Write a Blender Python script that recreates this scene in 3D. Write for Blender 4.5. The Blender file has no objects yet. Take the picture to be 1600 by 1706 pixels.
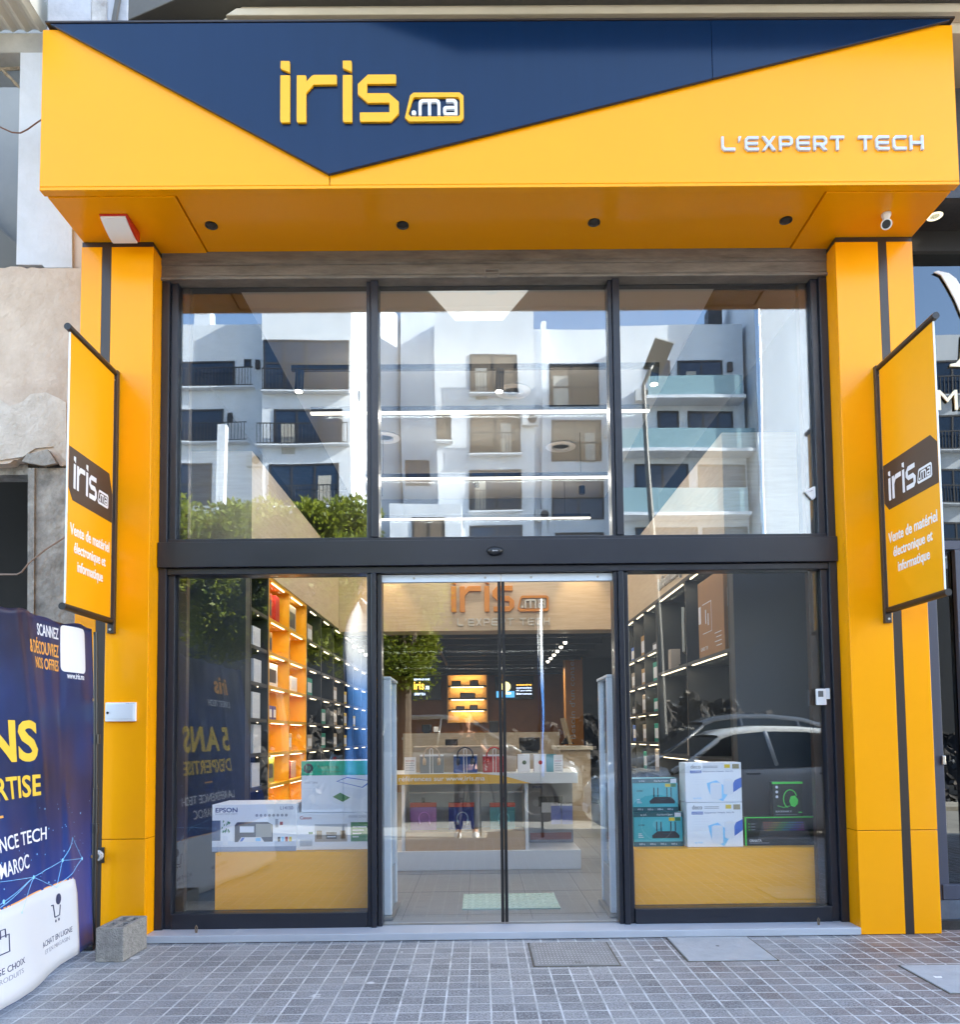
import bpy, bmesh, math, random
from mathutils import Vector, Matrix
random.seed(7)
S = bpy.context.scene
COL = S.collection
R = math.radians
# ---------------------------------------------------------------- camera, sky, sun, exposure
CAM = Vector((0, -5.19, 1.3)); FPX = 1280.0; CX, CY = 806.4, 1155.4
p_, y_, r_ = .0556, .0061, -.0108
FW = Vector((math.sin(y_)*math.cos(p_), math.cos(y_)*math.cos(p_), math.sin(p_)))
r0 = Vector((math.cos(y_), -math.sin(y_), 0)); u0 = r0.cross(FW)
RT = math.cos(r_)*r0 + math.sin(r_)*u0; UP = -math.sin(r_)*r0 + math.cos(r_)*u0
cd = bpy.data.cameras.new('camera'); cam = bpy.data.objects.new('camera', cd); COL.objects.link(cam)
cam.matrix_world = Matrix(((RT.x, UP.x, -FW.x, CAM.x), (RT.y, UP.y, -FW.y, CAM.y), (RT.z, UP.z, -FW.z, CAM.z), (0, 0, 0, 1)))
cd.sensor_fit = 'HORIZONTAL'; cd.sensor_width = 36; cd.lens = 36*FPX/1600
cd.shift_x = (800-CX)/1600; cd.shift_y = (CY-853)/1600; cd.clip_start = .05; cd.clip_end = 2000
S.camera = cam
SUN = Vector((.78, .20, .43)).normalized()
W = bpy.data.worlds.new('World'); S.world = W; W.use_nodes = True
nt = W.node_tree; bg = nt.nodes['Background']; sk = nt.nodes.new('ShaderNodeTexSky')
sk.sky_type = 'NISHITA'; sk.sun_disc = False; sk.sun_elevation = math.asin(SUN.z); sk.sun_rotation = math.atan2(SUN.x, SUN.y)
nt.links.new(sk.outputs[0], bg.inputs[0]); bg.inputs[1].default_value = .15
sl = bpy.data.lights.new('sun', 'SUN'); sl.energy = 5; sl.angle = R(.5); sl.color = (1, .93, .82)
so = bpy.data.objects.new('sun', sl); COL.objects.link(so); so.rotation_euler = SUN.to_track_quat('Z', 'Y').to_euler()
S.view_settings.view_transform = 'Standard'; S.view_settings.look = 'None'; S.view_settings.gamma = 1
S.view_settings.exposure = 2.88
S.cycles.max_bounces = 10; S.cycles.transparent_max_bounces = 24; S.cycles.caustics_reflective = False; S.cycles.caustics_refractive = False
S.cycles.use_denoising = True; S.cycles.sample_clamp_indirect = 6

def ray(px, py): return (RT*((px-CX)/FPX) - UP*((py-CY)/FPX) + FW)
def P(px, py, Y):                    # the point of the plane y=Y that a measurement in the photo belongs to
    d = ray(px, py); t = (Y-CAM.y)/d.y; return CAM + d*t
def PZ(px, py, Z):
    d = ray(px, py); t = (Z-CAM.z)/d.z; return CAM + d*t
def M(px, py, d):                    # same for things seen mirrored in the glass (glass plane y=0)
    v = P(px, py, d); return Vector((v.x, -d, v.z))
def D(depth): return depth - 5.19

# ---------------------------------------------------------------- materials
MATS = {}
def mat(name, col, rough=.5, metal=0, spec=.5, var=0, vs=6, bump=0, bs=40, emit=0, ecol=None, alpha=None, coat=0, col2=None, stretch=None):
    if name in MATS: return MATS[name]
    m = bpy.data.materials.new(name); m.use_nodes = True; n = m.node_tree.nodes; L = m.node_tree.links
    b = n['Principled BSDF']; b.inputs['Base Color'].default_value = (*col, 1); b.inputs['Roughness'].default_value = rough
    b.inputs['Metallic'].default_value = metal; b.inputs['Specular IOR Level'].default_value = spec
    b.inputs['Coat Weight'].default_value = coat
    tc = n.new('ShaderNodeTexCoord'); mp = n.new('ShaderNodeMapping'); L.new(tc.outputs['Object'], mp.inputs[0])
    if stretch: mp.inputs['Scale'].default_value = stretch
    if var or col2:
        nz = n.new('ShaderNodeTexNoise'); nz.inputs['Scale'].default_value = vs; nz.inputs['Detail'].default_value = 8; nz.inputs['Roughness'].default_value = .65
        L.new(mp.outputs[0], nz.inputs['Vector'])
        cr = n.new('ShaderNodeValToRGB'); cr.color_ramp.elements[0].position = .3; cr.color_ramp.elements[1].position = .7
        c2 = col2 or tuple(min(1, c*(1+var)) for c in col); c1 = col if col2 else tuple(c*(1-var) for c in col)
        cr.color_ramp.elements[0].color = (*c1, 1); cr.color_ramp.elements[1].color = (*c2, 1)
        L.new(nz.outputs['Fac'], cr.inputs[0]); L.new(cr.outputs[0], b.inputs['Base Color'])
        mr = n.new('ShaderNodeMapRange'); mr.inputs['To Min'].default_value = rough*.85; mr.inputs['To Max'].default_value = min(1, rough*1.15)
        L.new(nz.outputs['Fac'], mr.inputs[0]); L.new(mr.outputs[0], b.inputs['Roughness'])
    if bump:
        nb = n.new('ShaderNodeTexNoise'); nb.inputs['Scale'].default_value = bs; nb.inputs['Detail'].default_value = 5
        L.new(mp.outputs[0], nb.inputs['Vector'])
        bp = n.new('ShaderNodeBump'); bp.inputs['Strength'].default_value = bump; bp.inputs['Distance'].default_value = .02
        L.new(nb.outputs['Fac'], bp.inputs['Height']); L.new(bp.outputs[0], b.inputs['Normal'])
    if emit:
        b.inputs['Emission Color'].default_value = (*(ecol or col), 1); b.inputs['Emission Strength'].default_value = emit
    MATS[name] = m; return m

def glass_mat(name, f0, tint, wav=.02, ws=.7, blotch=0):
    m = bpy.data.materials.new(name); m.use_nodes = True; n = m.node_tree.nodes; L = m.node_tree.links
    n.remove(n['Principled BSDF']); out = n['Material Output']
    tr = n.new('ShaderNodeBsdfTransparent'); tr.inputs[0].default_value = (*tint, 1)
    gl = n.new('ShaderNodeBsdfGlossy'); gl.inputs['Roughness'].default_value = 0; gl.inputs[0].default_value = (.86, .94, 1, 1)
    tc = n.new('ShaderNodeTexCoord'); nz = n.new('ShaderNodeTexNoise'); nz.inputs['Scale'].default_value = ws; nz.inputs['Detail'].default_value = 1
    mp = n.new('ShaderNodeMapping'); mp.inputs['Scale'].default_value = (1.6, 1, .55); L.new(tc.outputs['Object'], mp.inputs[0]); L.new(mp.outputs[0], nz.inputs['Vector'])
    bp = n.new('ShaderNodeBump'); bp.inputs['Strength'].default_value = wav; bp.inputs['Distance'].default_value = .1
    L.new(nz.outputs['Fac'], bp.inputs['Height']); L.new(bp.outputs[0], gl.inputs['Normal'])
    lw = n.new('ShaderNodeLayerWeight'); pw = n.new('ShaderNodeMath'); pw.operation = 'POWER'; pw.inputs[1].default_value = 5
    lw.inputs['Blend'].default_value = .5
    L.new(lw.outputs['Facing'], pw.inputs[0]); ma = n.new('ShaderNodeMath'); ma.operation = 'MULTIPLY_ADD'; ma.inputs[1].default_value = 1-f0; ma.inputs[2].default_value = f0
    L.new(pw.outputs[0], ma.inputs[0]); mx = n.new('ShaderNodeMixShader')
    L.new(ma.outputs[0], mx.inputs[0]); L.new(tr.outputs[0], mx.inputs[1]); L.new(gl.outputs[0], mx.inputs[2]); L.new(mx.outputs[0], out.inputs[0])
    MATS[name] = m; return m

YEL = mat('yellow_panel', (.92, .355, .0), .24, spec=.34, var=.02, vs=.9, bump=.035, bs=1.3)
YELF = mat('yellow_flag', (.92, .385, .0), .45)
NAVY = mat('navy_panel', (.003, .016, .052), .15, spec=.40, var=.05, vs=2, stretch=(6, 1, .4))
BLK = mat('black_strip', (.035, .026, .022), .3)
FRM = mat('anthracite_frame', (.016, .018, .026), .3, var=.1, vs=3)
FRM2 = mat('bronze_frame', (.045, .03, .022), .35)
SHUT = mat('shutter_metal', (.17, .15, .13), .55, metal=.2, var=.35, vs=9, bump=.15, bs=60, stretch=(.5, 1, 3))
WHITE = mat('white_plastic', (.78, .78, .78), .35)
MWHITE = mat('mesh_white', (.60, .62, .66), .7)
WHITE2 = mat('white_print', (.8, .8, .82), .6)
BLUEWH = mat('pale_metal', (.66, .72, .78), .35)
RED = mat('red_plastic', (.55, .025, .01), .35)
BLACK = mat('black_plastic', (.012, .012, .013), .35)
STEEL = mat('steel', (.45, .44, .42), .35, metal=1)
CONC = mat('concrete', (.29, .265, .23), .9, var=.5, vs=7, bump=.8, bs=30)
BLOCK = mat('block_concrete', (.31, .295, .27), .95, var=.3, vs=30, bump=.9, bs=120)
PLAST = mat('old_plaster', (.44, .33, .245), .9, col2=(.66, .545, .44), vs=2.6, bump=.6, bs=22)
PLAST2 = mat('grey_plaster', (.34, .325, .29), .9, col2=(.52, .50, .45), vs=3.5, bump=.3, bs=25)
PAINTW = mat('white_paint_wall', (.64, .66, .69), .85, var=.12, vs=4, bump=.15, bs=20)
DARKIN = mat('dark_interior', (.05, .05, .05), .9, var=.4, vs=4)
GREYIN = mat('grey_interior', (.17, .165, .155), .9, var=.1, vs=2)
SOFF = mat('grey_slab', (.105, .10, .09), .7, var=.12, vs=4, bump=.1, bs=20)
CREAM = mat('cream_beam', (.60, .52, .40), .8, var=.08, vs=3)
WOODP = mat('oak_panel', (.52, .40, .27), .5, col2=(.64, .53, .39), vs=3, stretch=(1.2, 1.2, 16))
WOODG = mat('grey_oak', (.37, .30, .22), .55, col2=(.46, .39, .30), vs=3, stretch=(2, 2, 14))
DSHELF = mat('black_shelf', (.032, .036, .040), .5, var=.1, vs=3)
YSHELF = mat('yellow_shelf', (.86, .43, .006), .45)
IFLOOR = mat('floor_tile', (.22, .23, .235), .35, var=.1, vs=3, stretch=(1, 4, 1))
IWALL = mat('interior_wall', (.045, .055, .07), .7)
CEIL = mat('ceiling_paint', (.46, .46, .43), .8)
ORW = mat('ochre_wall', (.30, .12, .035), .7, var=.15, vs=3)
LED = mat('led_strip', (1, .85, .6), .5, emit=.9, ecol=(1, .80, .48))
LEDW = mat('led_bar', (1, .9, .75), .5, emit=.55, ecol=(1, .9, .72))
SPOTM = mat('spot_lens', (1, .95, .85), .5, emit=2, ecol=(1, .9, .72))
GLASS = glass_mat('shop_glass', .115, (.955, .97, .98), .028)
GLASS2 = glass_mat('door_glass', .078, (.985, .99, .99), .03)
CLEAR = glass_mat('clear_acrylic', .05, (.93, .95, .97), .0)
DGLASS = glass_mat('neighbour_glass', .12, (.10, .11, .13), .03)
def pm(name, col, rough=.6): return mat('print_'+name, col, rough)

# ---------------------------------------------------------------- mesh helpers
class MB:
    def __init__(s): s.v = []; s.f = []; s.m = []
    def add(s, vs, fs, mi=0):
        o = len(s.v); s.v += [tuple(x) for x in vs]; s.f += [tuple(i+o for i in f) for f in fs]; s.m += [mi]*len(fs)
    def box(s, x0, x1, y0, y1, z0, z1, mi=0):
        x0, x1 = sorted((x0, x1)); y0, y1 = sorted((y0, y1)); z0, z1 = sorted((z0, z1))
        s.add([(x0,y0,z0),(x1,y0,z0),(x1,y1,z0),(x0,y1,z0),(x0,y0,z1),(x1,y0,z1),(x1,y1,z1),(x0,y1,z1)],
              [(0,3,2,1),(4,5,6,7),(0,1,5,4),(1,2,6,5),(2,3,7,6),(3,0,4,7)], mi); return s
    def obox(s, F, x0, x1, y0, y1, z0, z1, mi=0):      # box in a frame F (Matrix)
        o = MB(); o.box(x0, x1, y0, y1, z0, z1); s.add([F@Vector(v) for v in o.v], o.f, mi); return s
    def prism(s, pts, fr, d0, d1, mi=0):                # polygon in frame (o,u,v,n), from depth d0 to d1 along n
        o, u, v, n = fr; k = len(pts)
        a = sum(pts[i][0]*pts[(i+1)%k][1]-pts[(i+1)%k][0]*pts[i][1] for i in range(k))
        if a < 0: pts = pts[::-1]
        f = [o+u*p[0]+v*p[1]+n*d1 for p in pts]; b = [o+u*p[0]+v*p[1]+n*d0 for p in pts]
        s.add(f+b, [tuple(range(k)), tuple(range(2*k-1, k-1, -1))]+[(i, k+i, k+(i+1)%k, (i+1)%k) for i in range(k)], mi); return s
    def ring(s, A, B, fr, d0, d1, mi=0):
        o, u, v, n = fr; k = len(A); w = lambda p, d: o+u*p[0]+v*p[1]+n*d
        V = [w(p, d1) for p in A]+[w(p, d1) for p in B]+[w(p, d0) for p in A]+[w(p, d0) for p in B]; F = []
        for i in range(k):
            j = (i+1) % k
            F += [(i, j, k+j, k+i), (i, 2*k+i, 2*k+j, j), (k+i, k+j, 3*k+j, 3*k+i)]
        s.add(V, F, mi); return s
    def cyl(s, p0, p1, r0, r1=None, n=16, mi=0, cap=True):
        p0, p1 = Vector(p0), Vector(p1); r1 = r0 if r1 is None else r1; d = (p1-p0).normalized()
        a = d.orthogonal().normalized(); b = d.cross(a); V = []
        for p, r in ((p0, r0), (p1, r1)):
            V += [p+(a*math.cos(2*math.pi*i/n)+b*math.sin(2*math.pi*i/n))*r for i in range(n)]
        F = [(i, (i+1)%n, n+(i+1)%n, n+i) for i in range(n)]
        if cap: F += [tuple(range(n-1, -1, -1)), tuple(range(n, 2*n))]
        s.add(V, F, mi); return s
    def tube(s, pts, r, n=8, mi=0):
        pts = [Vector(p) for p in pts]; V = []; F = []; a = None
        for i, p in enumerate(pts):
            d = (pts[min(i+1, len(pts)-1)]-pts[max(i-1, 0)]).normalized()
            a = (a - d*a.dot(d)).normalized() if a else d.orthogonal().normalized(); b = d.cross(a)
            rr = r[i] if isinstance(r, (list, tuple)) else r
            V += [p+(a*math.cos(2*math.pi*k/n)+b*math.sin(2*math.pi*k/n))*rr for k in range(n)]
        for i in range(len(pts)-1):
            F += [(i*n+k, i*n+(k+1)%n, (i+1)*n+(k+1)%n, (i+1)*n+k) for k in range(n)]
        F += [tuple(range(n-1, -1, -1)), tuple(range((len(pts)-1)*n, len(pts)*n))]
        s.add(V, F, mi); return s
    def lathe(s, prof, o, ax, n=20, mi=0):
        o = Vector(o); ax = Vector(ax).normalized(); a = ax.orthogonal().normalized(); b = ax.cross(a); V = []; F = []
        for r, h in prof: V += [o+ax*h+(a*math.cos(2*math.pi*k/n)+b*math.sin(2*math.pi*k/n))*max(r, 1e-4) for k in range(n)]
        for i in range(len(prof)-1): F += [(i*n+k, i*n+(k+1)%n, (i+1)*n+(k+1)%n, (i+1)*n+k) for k in range(n)]
        F += [tuple(range(n-1, -1, -1)), tuple(range((len(prof)-1)*n, len(prof)*n))]
        s.add(V, F, mi); return s
    def build(s, name, m, parent=None, bevel=0, smooth=False, seg=2, sub=0):
        me = bpy.data.meshes.new(name); me.from_pydata(s.v, [], s.f)
        for q in (m if isinstance(m, (list, tuple)) else [m]): me.materials.append(q)
        me.polygons.foreach_set('material_index', s.m); me.update()
        o = bpy.data.objects.new(name, me); COL.objects.link(o)
        bm = bmesh.new(); bm.from_mesh(me); bmesh.ops.recalc_face_normals(bm, faces=bm.faces); bm.to_mesh(me); bm.free()
        if smooth: me.polygons.foreach_set('use_smooth', [True]*len(me.polygons))
        if bevel:
            b = o.modifiers.new('bevel', 'BEVEL'); b.width = bevel; b.segments = seg; b.limit_method = 'ANGLE'; b.angle_limit = R(40)
        if sub:
            b = o.modifiers.new('sub', 'SUBSURF'); b.levels = sub; b.render_levels = sub
        if parent: link(o, parent)
        return o
def link(o, parent):
    o.parent = parent; L = Vector((0, 0, 0)); q = parent
    o.matrix_parent_inverse = WM[parent.name].inverted() if parent.name in WM else Matrix()
WM = {}
def thing(name, label, cat, loc=(0, 0, 0), group=None):
    o = bpy.data.objects.new(name, None); COL.objects.link(o); o.location = loc; o.empty_display_size = .1
    WM[o.name] = Matrix.Translation(loc); return tag(o, label, cat, group)
def tag(o, label, cat, group=None):
    o['label'] = label; o['category'] = cat
    if group: o['group'] = group
    return o
def struct(o): o['kind'] = 'structure'; return o
def bx(name, m, parent, *a, bevel=0): return MB().box(*a).build(name, m, parent, bevel)
def dup(root, loc, label=None):
    r = root.copy(); COL.objects.link(r); r.location = loc
    if label: r['label'] = label
    for c in root.children:
        d = c.copy(); COL.objects.link(d); d.parent = r
        for g in c.children:
            h = g.copy(); COL.objects.link(h); h.parent = d
    return r
X3, Y3, Z3 = Vector((1, 0, 0)), Vector((0, 1, 0)), Vector((0, 0, 1))
def front(y): return (Vector((0, y, 0)), X3, Z3, -Y3)             # a plane that faces the street
def faceR(x): return (Vector((x, 0, 0)), Y3, Z3, X3)              # a plane that faces right
def faceL(x): return (Vector((x, 0, 0)), -Y3, Z3, -X3)
FONT = None
def text(name, s, fr, rect, m, parent, d=.002, bold=0, d0=0, bevel=0):
    c = bpy.data.curves.new(name, 'FONT'); c.body = s; c.size = 1; c.offset = bold; c.extrude = .5; c.resolution_u = 3
    if '\n' in s: c.align_x = 'CENTER'
    o = bpy.data.objects.new(name, c); COL.objects.link(o)
    me = bpy.data.meshes.new_from_object(o); bpy.data.objects.remove(o); bpy.data.curves.remove(c)
    xs = [v.co.x for v in me.vertices]; ys = [v.co.y for v in me.vertices]
    x0, x1, y0, y1 = min(xs), max(xs), min(ys), max(ys); o_, u, v, n = fr
    for w in me.vertices:
        a = rect[0]+(w.co.x-x0)/(x1-x0)*(rect[1]-rect[0]); b = rect[2]+(w.co.y-y0)/(y1-y0)*(rect[3]-rect[2])
        w.co = o_+u*a+v*b+n*(d0+(w.co.z+.5)*d)
    me.materials.clear(); me.materials.append(m)
    q = bpy.data.objects.new(name, me); COL.objects.link(q)
    if parent: link(q, parent)
    return q
def px_rect(x0, x1, y0, y1, Y):
    a = P(x0, y1, Y); b = P(x1, y0, Y); return (a.x, b.x, a.z, b.z)

# the shop's own lettering, drawn on a 1600x711 grid
LOGO = [[(113,212),(185,212),(185,562),(125,562),(113,548)], [(115,105),(178,105),(183,112),(183,192),(118,163),(113,155)],
 [(235,212),(302,212),(306,220),(306,260),(345,218),(362,210),(528,210),(533,216),(533,282),(360,284),(306,345),(306,562),(245,562),(235,548)],
 [(578,212),(648,212),(648,562),(590,562),(578,548)], [(578,105),(640,105),(645,112),(645,190),(583,163),(578,155)],
 [(765,210),(970,210),(976,216),(976,280),(760,280),(760,348),(920,348),(995,412),(995,500),(935,560),(715,560),(705,548),(705,490),(925,490),(925,420),(765,420),(690,355),(690,280)]]
RA = [(1105,347),(1450,347),(1478,372),(1478,535),(1452,560),(1072,560),(1040,530),(1080,368)]
RB = [(1112,380),(1436,380),(1450,394),(1450,512),(1436,524),(1086,524),(1064,503),(1100,390)]
def logo(fr, x0, x1, ztop, zbot, m1, m2, parent, d, name='logo', split=True):
    k = lambda p: (x0+(p[0]-113)/(1478-113)*(x1-x0), ztop-(p[1]-105)/(562-105)*(ztop-zbot))
    for q in ((0, 1), (2,), (3, 4), (5,)):
        b = MB()
        for g in q: b.prism([k(p) for p in LOGO[g]], fr, 0, d)
        b.build('letter', m1, parent, bevel=d*.12 if d > .01 else 0)
    MB().ring([k(p) for p in RA], [k(p) for p in RB], fr, 0, d).build(name+'_badge', m1, parent)
    sfx = [[(1107+18*math.cos(R(45*i+22)), 495+18*math.sin(R(45*i+22))) for i in range(8)],
     [(1142,515),(1142,422),(1150,404),(1168,395),(1278,395),(1296,404),(1305,422),(1305,515),(1283,515),(1283,428),(1273,418),(1235,418),(1235,515),(1212,515),(1212,418),(1174,418),(1164,428),(1164,515)],
     [(1348,395),(1405,395),(1424,403),(1432,420),(1432,446.5),(1410,446.5),(1410,428),(1400,418),(1348,418)]]
    for g in sfx[:2]: MB().prism([k(p) for p in g], fr, 0, d).build('suffix_letter', m2, parent)
    b = MB().prism([k(p) for p in sfx[2]], fr, 0, d)
    b.ring([k(p) for p in [(1345,447),(1410,447),(1432,447),(1432,515),(1345,515),(1331,509),(1325,497),(1325,464),(1331,453)]], [k(p) for p in [(1352,468),(1405,468),(1410,469),(1410,494),(1352,494),(1349,493),(1347,490),(1347,472),(1349,469)]], fr, 0, d)
    b.build('suffix_letter', m2, parent)
GL = {'L': [[(0,1),(.16,1),(.16,.3),(.26,.2),(1,.2),(1,0),(.2,0),(0,.2)]],
 'E': [[(.2,1),(1,1),(1,.81),(.26,.81),(.17,.72),(.17,.6),(.95,.6),(.95,.41),(.17,.41),(.17,.29),(.26,.19),(1,.19),(1,0),(.2,0),(0,.2),(0,.8)]],
 'X': [[(0,1),(.22,1),(.5,.64),(.78,1),(1,1),(.62,.5),(1,0),(.78,0),(.5,.36),(.22,0),(0,0),(.38,.5)]],
 'P': [[(0,0),(.17,0),(.17,1),(0,1)], [(.17,1),(.8,1),(1,.82),(1,.5),(.8,.33),(.17,.33),(.17,.52),(.72,.52),(.82,.6),(.82,.72),(.72,.81),(.17,.81)]],
 'T': [[(0,1),(1,1),(1,.81),(.59,.81),(.59,0),(.41,0),(.41,.81),(0,.81)]],
 'C': [[(.2,1),(1,1),(1,.81),(.26,.81),(.17,.72),(.17,.28),(.26,.19),(1,.19),(1,0),(.2,0),(0,.2),(0,.8)]],
 'H': [[(0,0),(.17,0),(.17,.4),(.83,.4),(.83,0),(1,0),(1,1),(.83,1),(.83,.6),(.17,.6),(.17,1),(0,1)]], "'": [[(.0,1),(1,1),(.3,.62),(.0,.62)]]}
GL['R'] = GL['P']+[[(.45,.33),(.7,.33),(1,0),(.76,0)]]
def tagline(fr, x0, x1, z0, z1, m, parent, d):
    s = "L'EXPERT TECH"; wd = {"'": .16, ' ': .42}; sp = .2; tot = sum(wd.get(c, .78) for c in s)+sp*(len(s)-1); x = 0; k = (x1-x0)/tot
    for c in s:
        w = wd.get(c, .78)
        b = MB()
        for g in GL.get(c, []): b.prism([(x0+(x+p[0]*w)*k, z0+p[1]*(z1-z0)) for p in g], fr, 0, d)
        if b.v: b.build('letter', m, parent)
        x += w+sp
# ---------------------------------------------------------------- ground
def paving_mat():
    m = bpy.data.materials.new('paving'); m.use_nodes = True; n = m.node_tree.nodes; L = m.node_tree.links; b = n['Principled BSDF']
    tc = n.new('ShaderNodeTexCoord'); mp = n.new('ShaderNodeMapping'); mp.inputs['Location'].default_value = (-.042, .035, 0); L.new(tc.outputs['Object'], mp.inputs[0])
    br = n.new('ShaderNodeTexBrick'); br.offset = 0; br.squash = 1; br.inputs['Scale'].default_value = 1
    br.inputs['Brick Width'].default_value = .111; br.inputs['Row Height'].default_value = .111; br.inputs['Mortar Size'].default_value = .0055; br.inputs['Mortar Smooth'].default_value = .15
    br.inputs['Color1'].default_value = (.15, .153, .16, 1); br.inputs['Color2'].default_value = (.31, .31, .315, 1); br.inputs['Mortar'].default_value = (.60, .61, .61, 1)
    br.inputs['Bias'].default_value = -.1; L.new(mp.outputs[0], br.inputs['Vector'])
    def noise(sc, det=6, ro=.6):
        z = n.new('ShaderNodeTexNoise'); z.inputs['Scale'].default_value = sc; z.inputs['Detail'].default_value = det; z.inputs['Roughness'].default_value = ro; L.new(tc.outputs['Object'], z.inputs[0]); return z
    def ramp(src, a, b2):
        c = n.new('ShaderNodeMapRange'); c.inputs['From Min'].default_value = a; c.inputs['From Max'].default_value = b2; L.new(src, c.inputs[0]); return c.outputs[0]
    def mix(f, A, B, mode='MIX'):
        x = n.new('ShaderNodeMix'); x.data_type = 'RGBA'; x.blend_type = mode
        if isinstance(f, float): x.inputs[0].default_value = f
        else: L.new(f, x.inputs[0])
        for i, q in ((6, A), (7, B)):
            if isinstance(q, tuple): x.inputs[i].default_value = q
            else: L.new(q, x.inputs[i])
        return x.outputs[2]
    sp = noise(95, 3, .75); sdk = mix(ramp(sp.outputs[0], .50, .36), br.outputs[0], (.045, .05, .06, 1)); speck = mix(ramp(sp.outputs[0], .52, .68), sdk, (.42, .43, .45, 1))
    gd = noise(7, 6, .7); gdm = mix(ramp(gd.outputs[0], .38, .6), (.32, .32, .31, 1), br.outputs[0]); mm = mix(br.outputs[1], speck, gdm)
    brown = noise(1.1, 4); x = n.new('ShaderNodeSeparateXYZ'); L.new(tc.outputs['Object'], x.inputs[0])
    gx = ramp(x.outputs[0], .3, 2.6); bm_ = n.new('ShaderNodeMath'); bm_.operation = 'MULTIPLY'; L.new(gx, bm_.inputs[0]); L.new(ramp(brown.outputs[0], .42, .62), bm_.inputs[1])
    ivm = n.new('ShaderNodeMath'); ivm.operation = 'MULTIPLY'; L.new(bm_.outputs[0], ivm.inputs[0]); 
    inv = n.new('ShaderNodeMath'); inv.operation = 'SUBTRACT'; inv.inputs[0].default_value = 1; L.new(br.outputs[1], inv.inputs[1]); L.new(inv.outputs[0], ivm.inputs[1])
    sc = n.new('ShaderNodeMath'); sc.operation = 'MULTIPLY'; sc.inputs[1].default_value = .75; L.new(ivm.outputs[0], sc.inputs[0])
    m2 = mix(sc.outputs[0], mm, (.15, .085, .06, 1))
    du = noise(1.6, 9, .72); gl = ramp(x.outputs[0], 1.0, -2.6); dm = n.new('ShaderNodeMath'); dm.operation = 'MULTIPLY_ADD'; dm.inputs[1].default_value = .30; L.new(gl, dm.inputs[0])
    L.new(ramp(du.outputs[0], .44, .72), dm.inputs[2]); dc = n.new('ShaderNodeMath'); dc.operation = 'MULTIPLY'; dc.inputs[1].default_value = .62; dc.use_clamp = True; L.new(dm.outputs[0], dc.inputs[0])
    m3 = mix(dc.outputs[0], m2, (.36, .36, .36, 1))
    spl = noise(5.5, 3, .5); m4 = mix(ramp(spl.outputs[0], .70, .72), m3, (.55, .55, .55, 1))
    L.new(m4, b.inputs['Base Color']); b.inputs['Roughness'].default_value = .72
    ro = noise(3, 5); L.new(ramp(ro.outputs[0], -.5, 1.0), b.inputs['Roughness'])
    bp = n.new('ShaderNodeBump'); bp.inputs['Distance'].default_value = .004; bp.inputs['Strength'].default_value = .7; bp.invert = True
    L.new(br.outputs[1], bp.inputs['Height']); b2 = n.new('ShaderNodeBump'); b2.inputs['Strength'].default_value = .25; b2.inputs['Distance'].default_value = .004
    L.new(sp.outputs[0], b2.inputs['Height']); L.new(bp.outputs[0], b2.inputs['Normal']); L.new(b2.outputs[0], b.inputs['Normal'])
    return m
ROAD = mat('road', (.33, .31, .27), .9, var=.25, vs=1.5, bump=.4, bs=60)
DUST = mat('dusty_verge', (.42, .38, .31), .95, var=.3, vs=2.5, bump=.6, bs=30)
struct(bx('street', ROAD, None, -300, 300, -300, 60, -.5, -.12))
struct(bx('pavement', paving_mat(), None, -30, 40, -4.55, .8, -.2, 0))
struct(bx('kerb', mat('kerb_stone', (.4, .4, .39), .85, var=.15, vs=6), None, -30, 40, -4.72, -4.552, -.2, -.002, bevel=.012))
struct(bx('verge', DUST, None, -60, 60, -13.7, -8.6, -.119, -.05))
STEP = mat('step_tile', (.42, .44, .48), .45, var=.06, vs=3, bump=.04, bs=60)
st = struct(MB().box(-2.158, 2.436, -.2, .1, .004, .05).build('doorstep', STEP, None, bevel=.004))
sj = MB()
for px in (395, 720, 1027, 1180): v = P(px, 1552, -.1); sj.box(v.x-.003, v.x+.003, -.2, -.03, .05, .0512)
link(struct(sj.build('step_joint', mat('joint', (.52, .53, .55), .8))), st)

# ---------------------------------------------------------------- shop sign
FS = front(-.67)
xs0, xs1, zs0, zs1 = -2.650, 2.984, 4.672, 5.692
sign = thing('shop_sign', 'long yellow and navy shop sign with raised lettering over the glazed entrance', 'shop sign', (0, -.67, 4.67))
VX = P(548, 290, -.694)
b = MB()
b.prism([(xs0, zs0), (VX.x-.0025, zs0), (VX.x-.0025, zs1-.012), (xs0, zs1-.012)], FS, -.03, 0)
b.prism([(VX.x+.0025, zs0), (xs1, zs0), (xs1, zs1-.012), (VX.x+.0025, zs1-.012)], FS, -.03, 0)
b.box(xs0, xs0+.02, -.64, -.03, zs0, zs1-.02); b.box(xs1-.02, xs1, -.64, -.03, zs0, zs1-.02)
b.build('yellow_panel', YEL, sign, bevel=.003)
nl, nr = P(80, 47, -.71), P(1587, 39, -.71); jn = P(1190, 150, -.71).x
zt = zs1+.004
slp = lambda x: VX.z+(x-VX.x)/(nr.x-VX.x)*(zt-VX.z)
b = MB()
b.prism([(nl.x, zt), (VX.x, VX.z), (jn-.0015, slp(jn-.0015)), (jn-.0015, zt)], FS, .004, .024)
b.prism([(jn+.0008, slp(jn+.0015)), (nr.x, zt-.006), (nr.x, zt), (jn+.0008, zt)], FS, .004, .024)
b.build('navy_panel', NAVY, sign, bevel=.002)
bx('top_flashing', BLK, sign, xs0+.03, xs1, -.70, -.05, zt+.001, zt+.012)
r = px_rect(468, 772, 104, 208, -.694)
LY = mat('yellow_letter', (.88, .42, .0), .35)
logo(front(-.6945), r[0], r[1], r[3], r[2], LY, WHITE, sign, .016)
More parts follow.
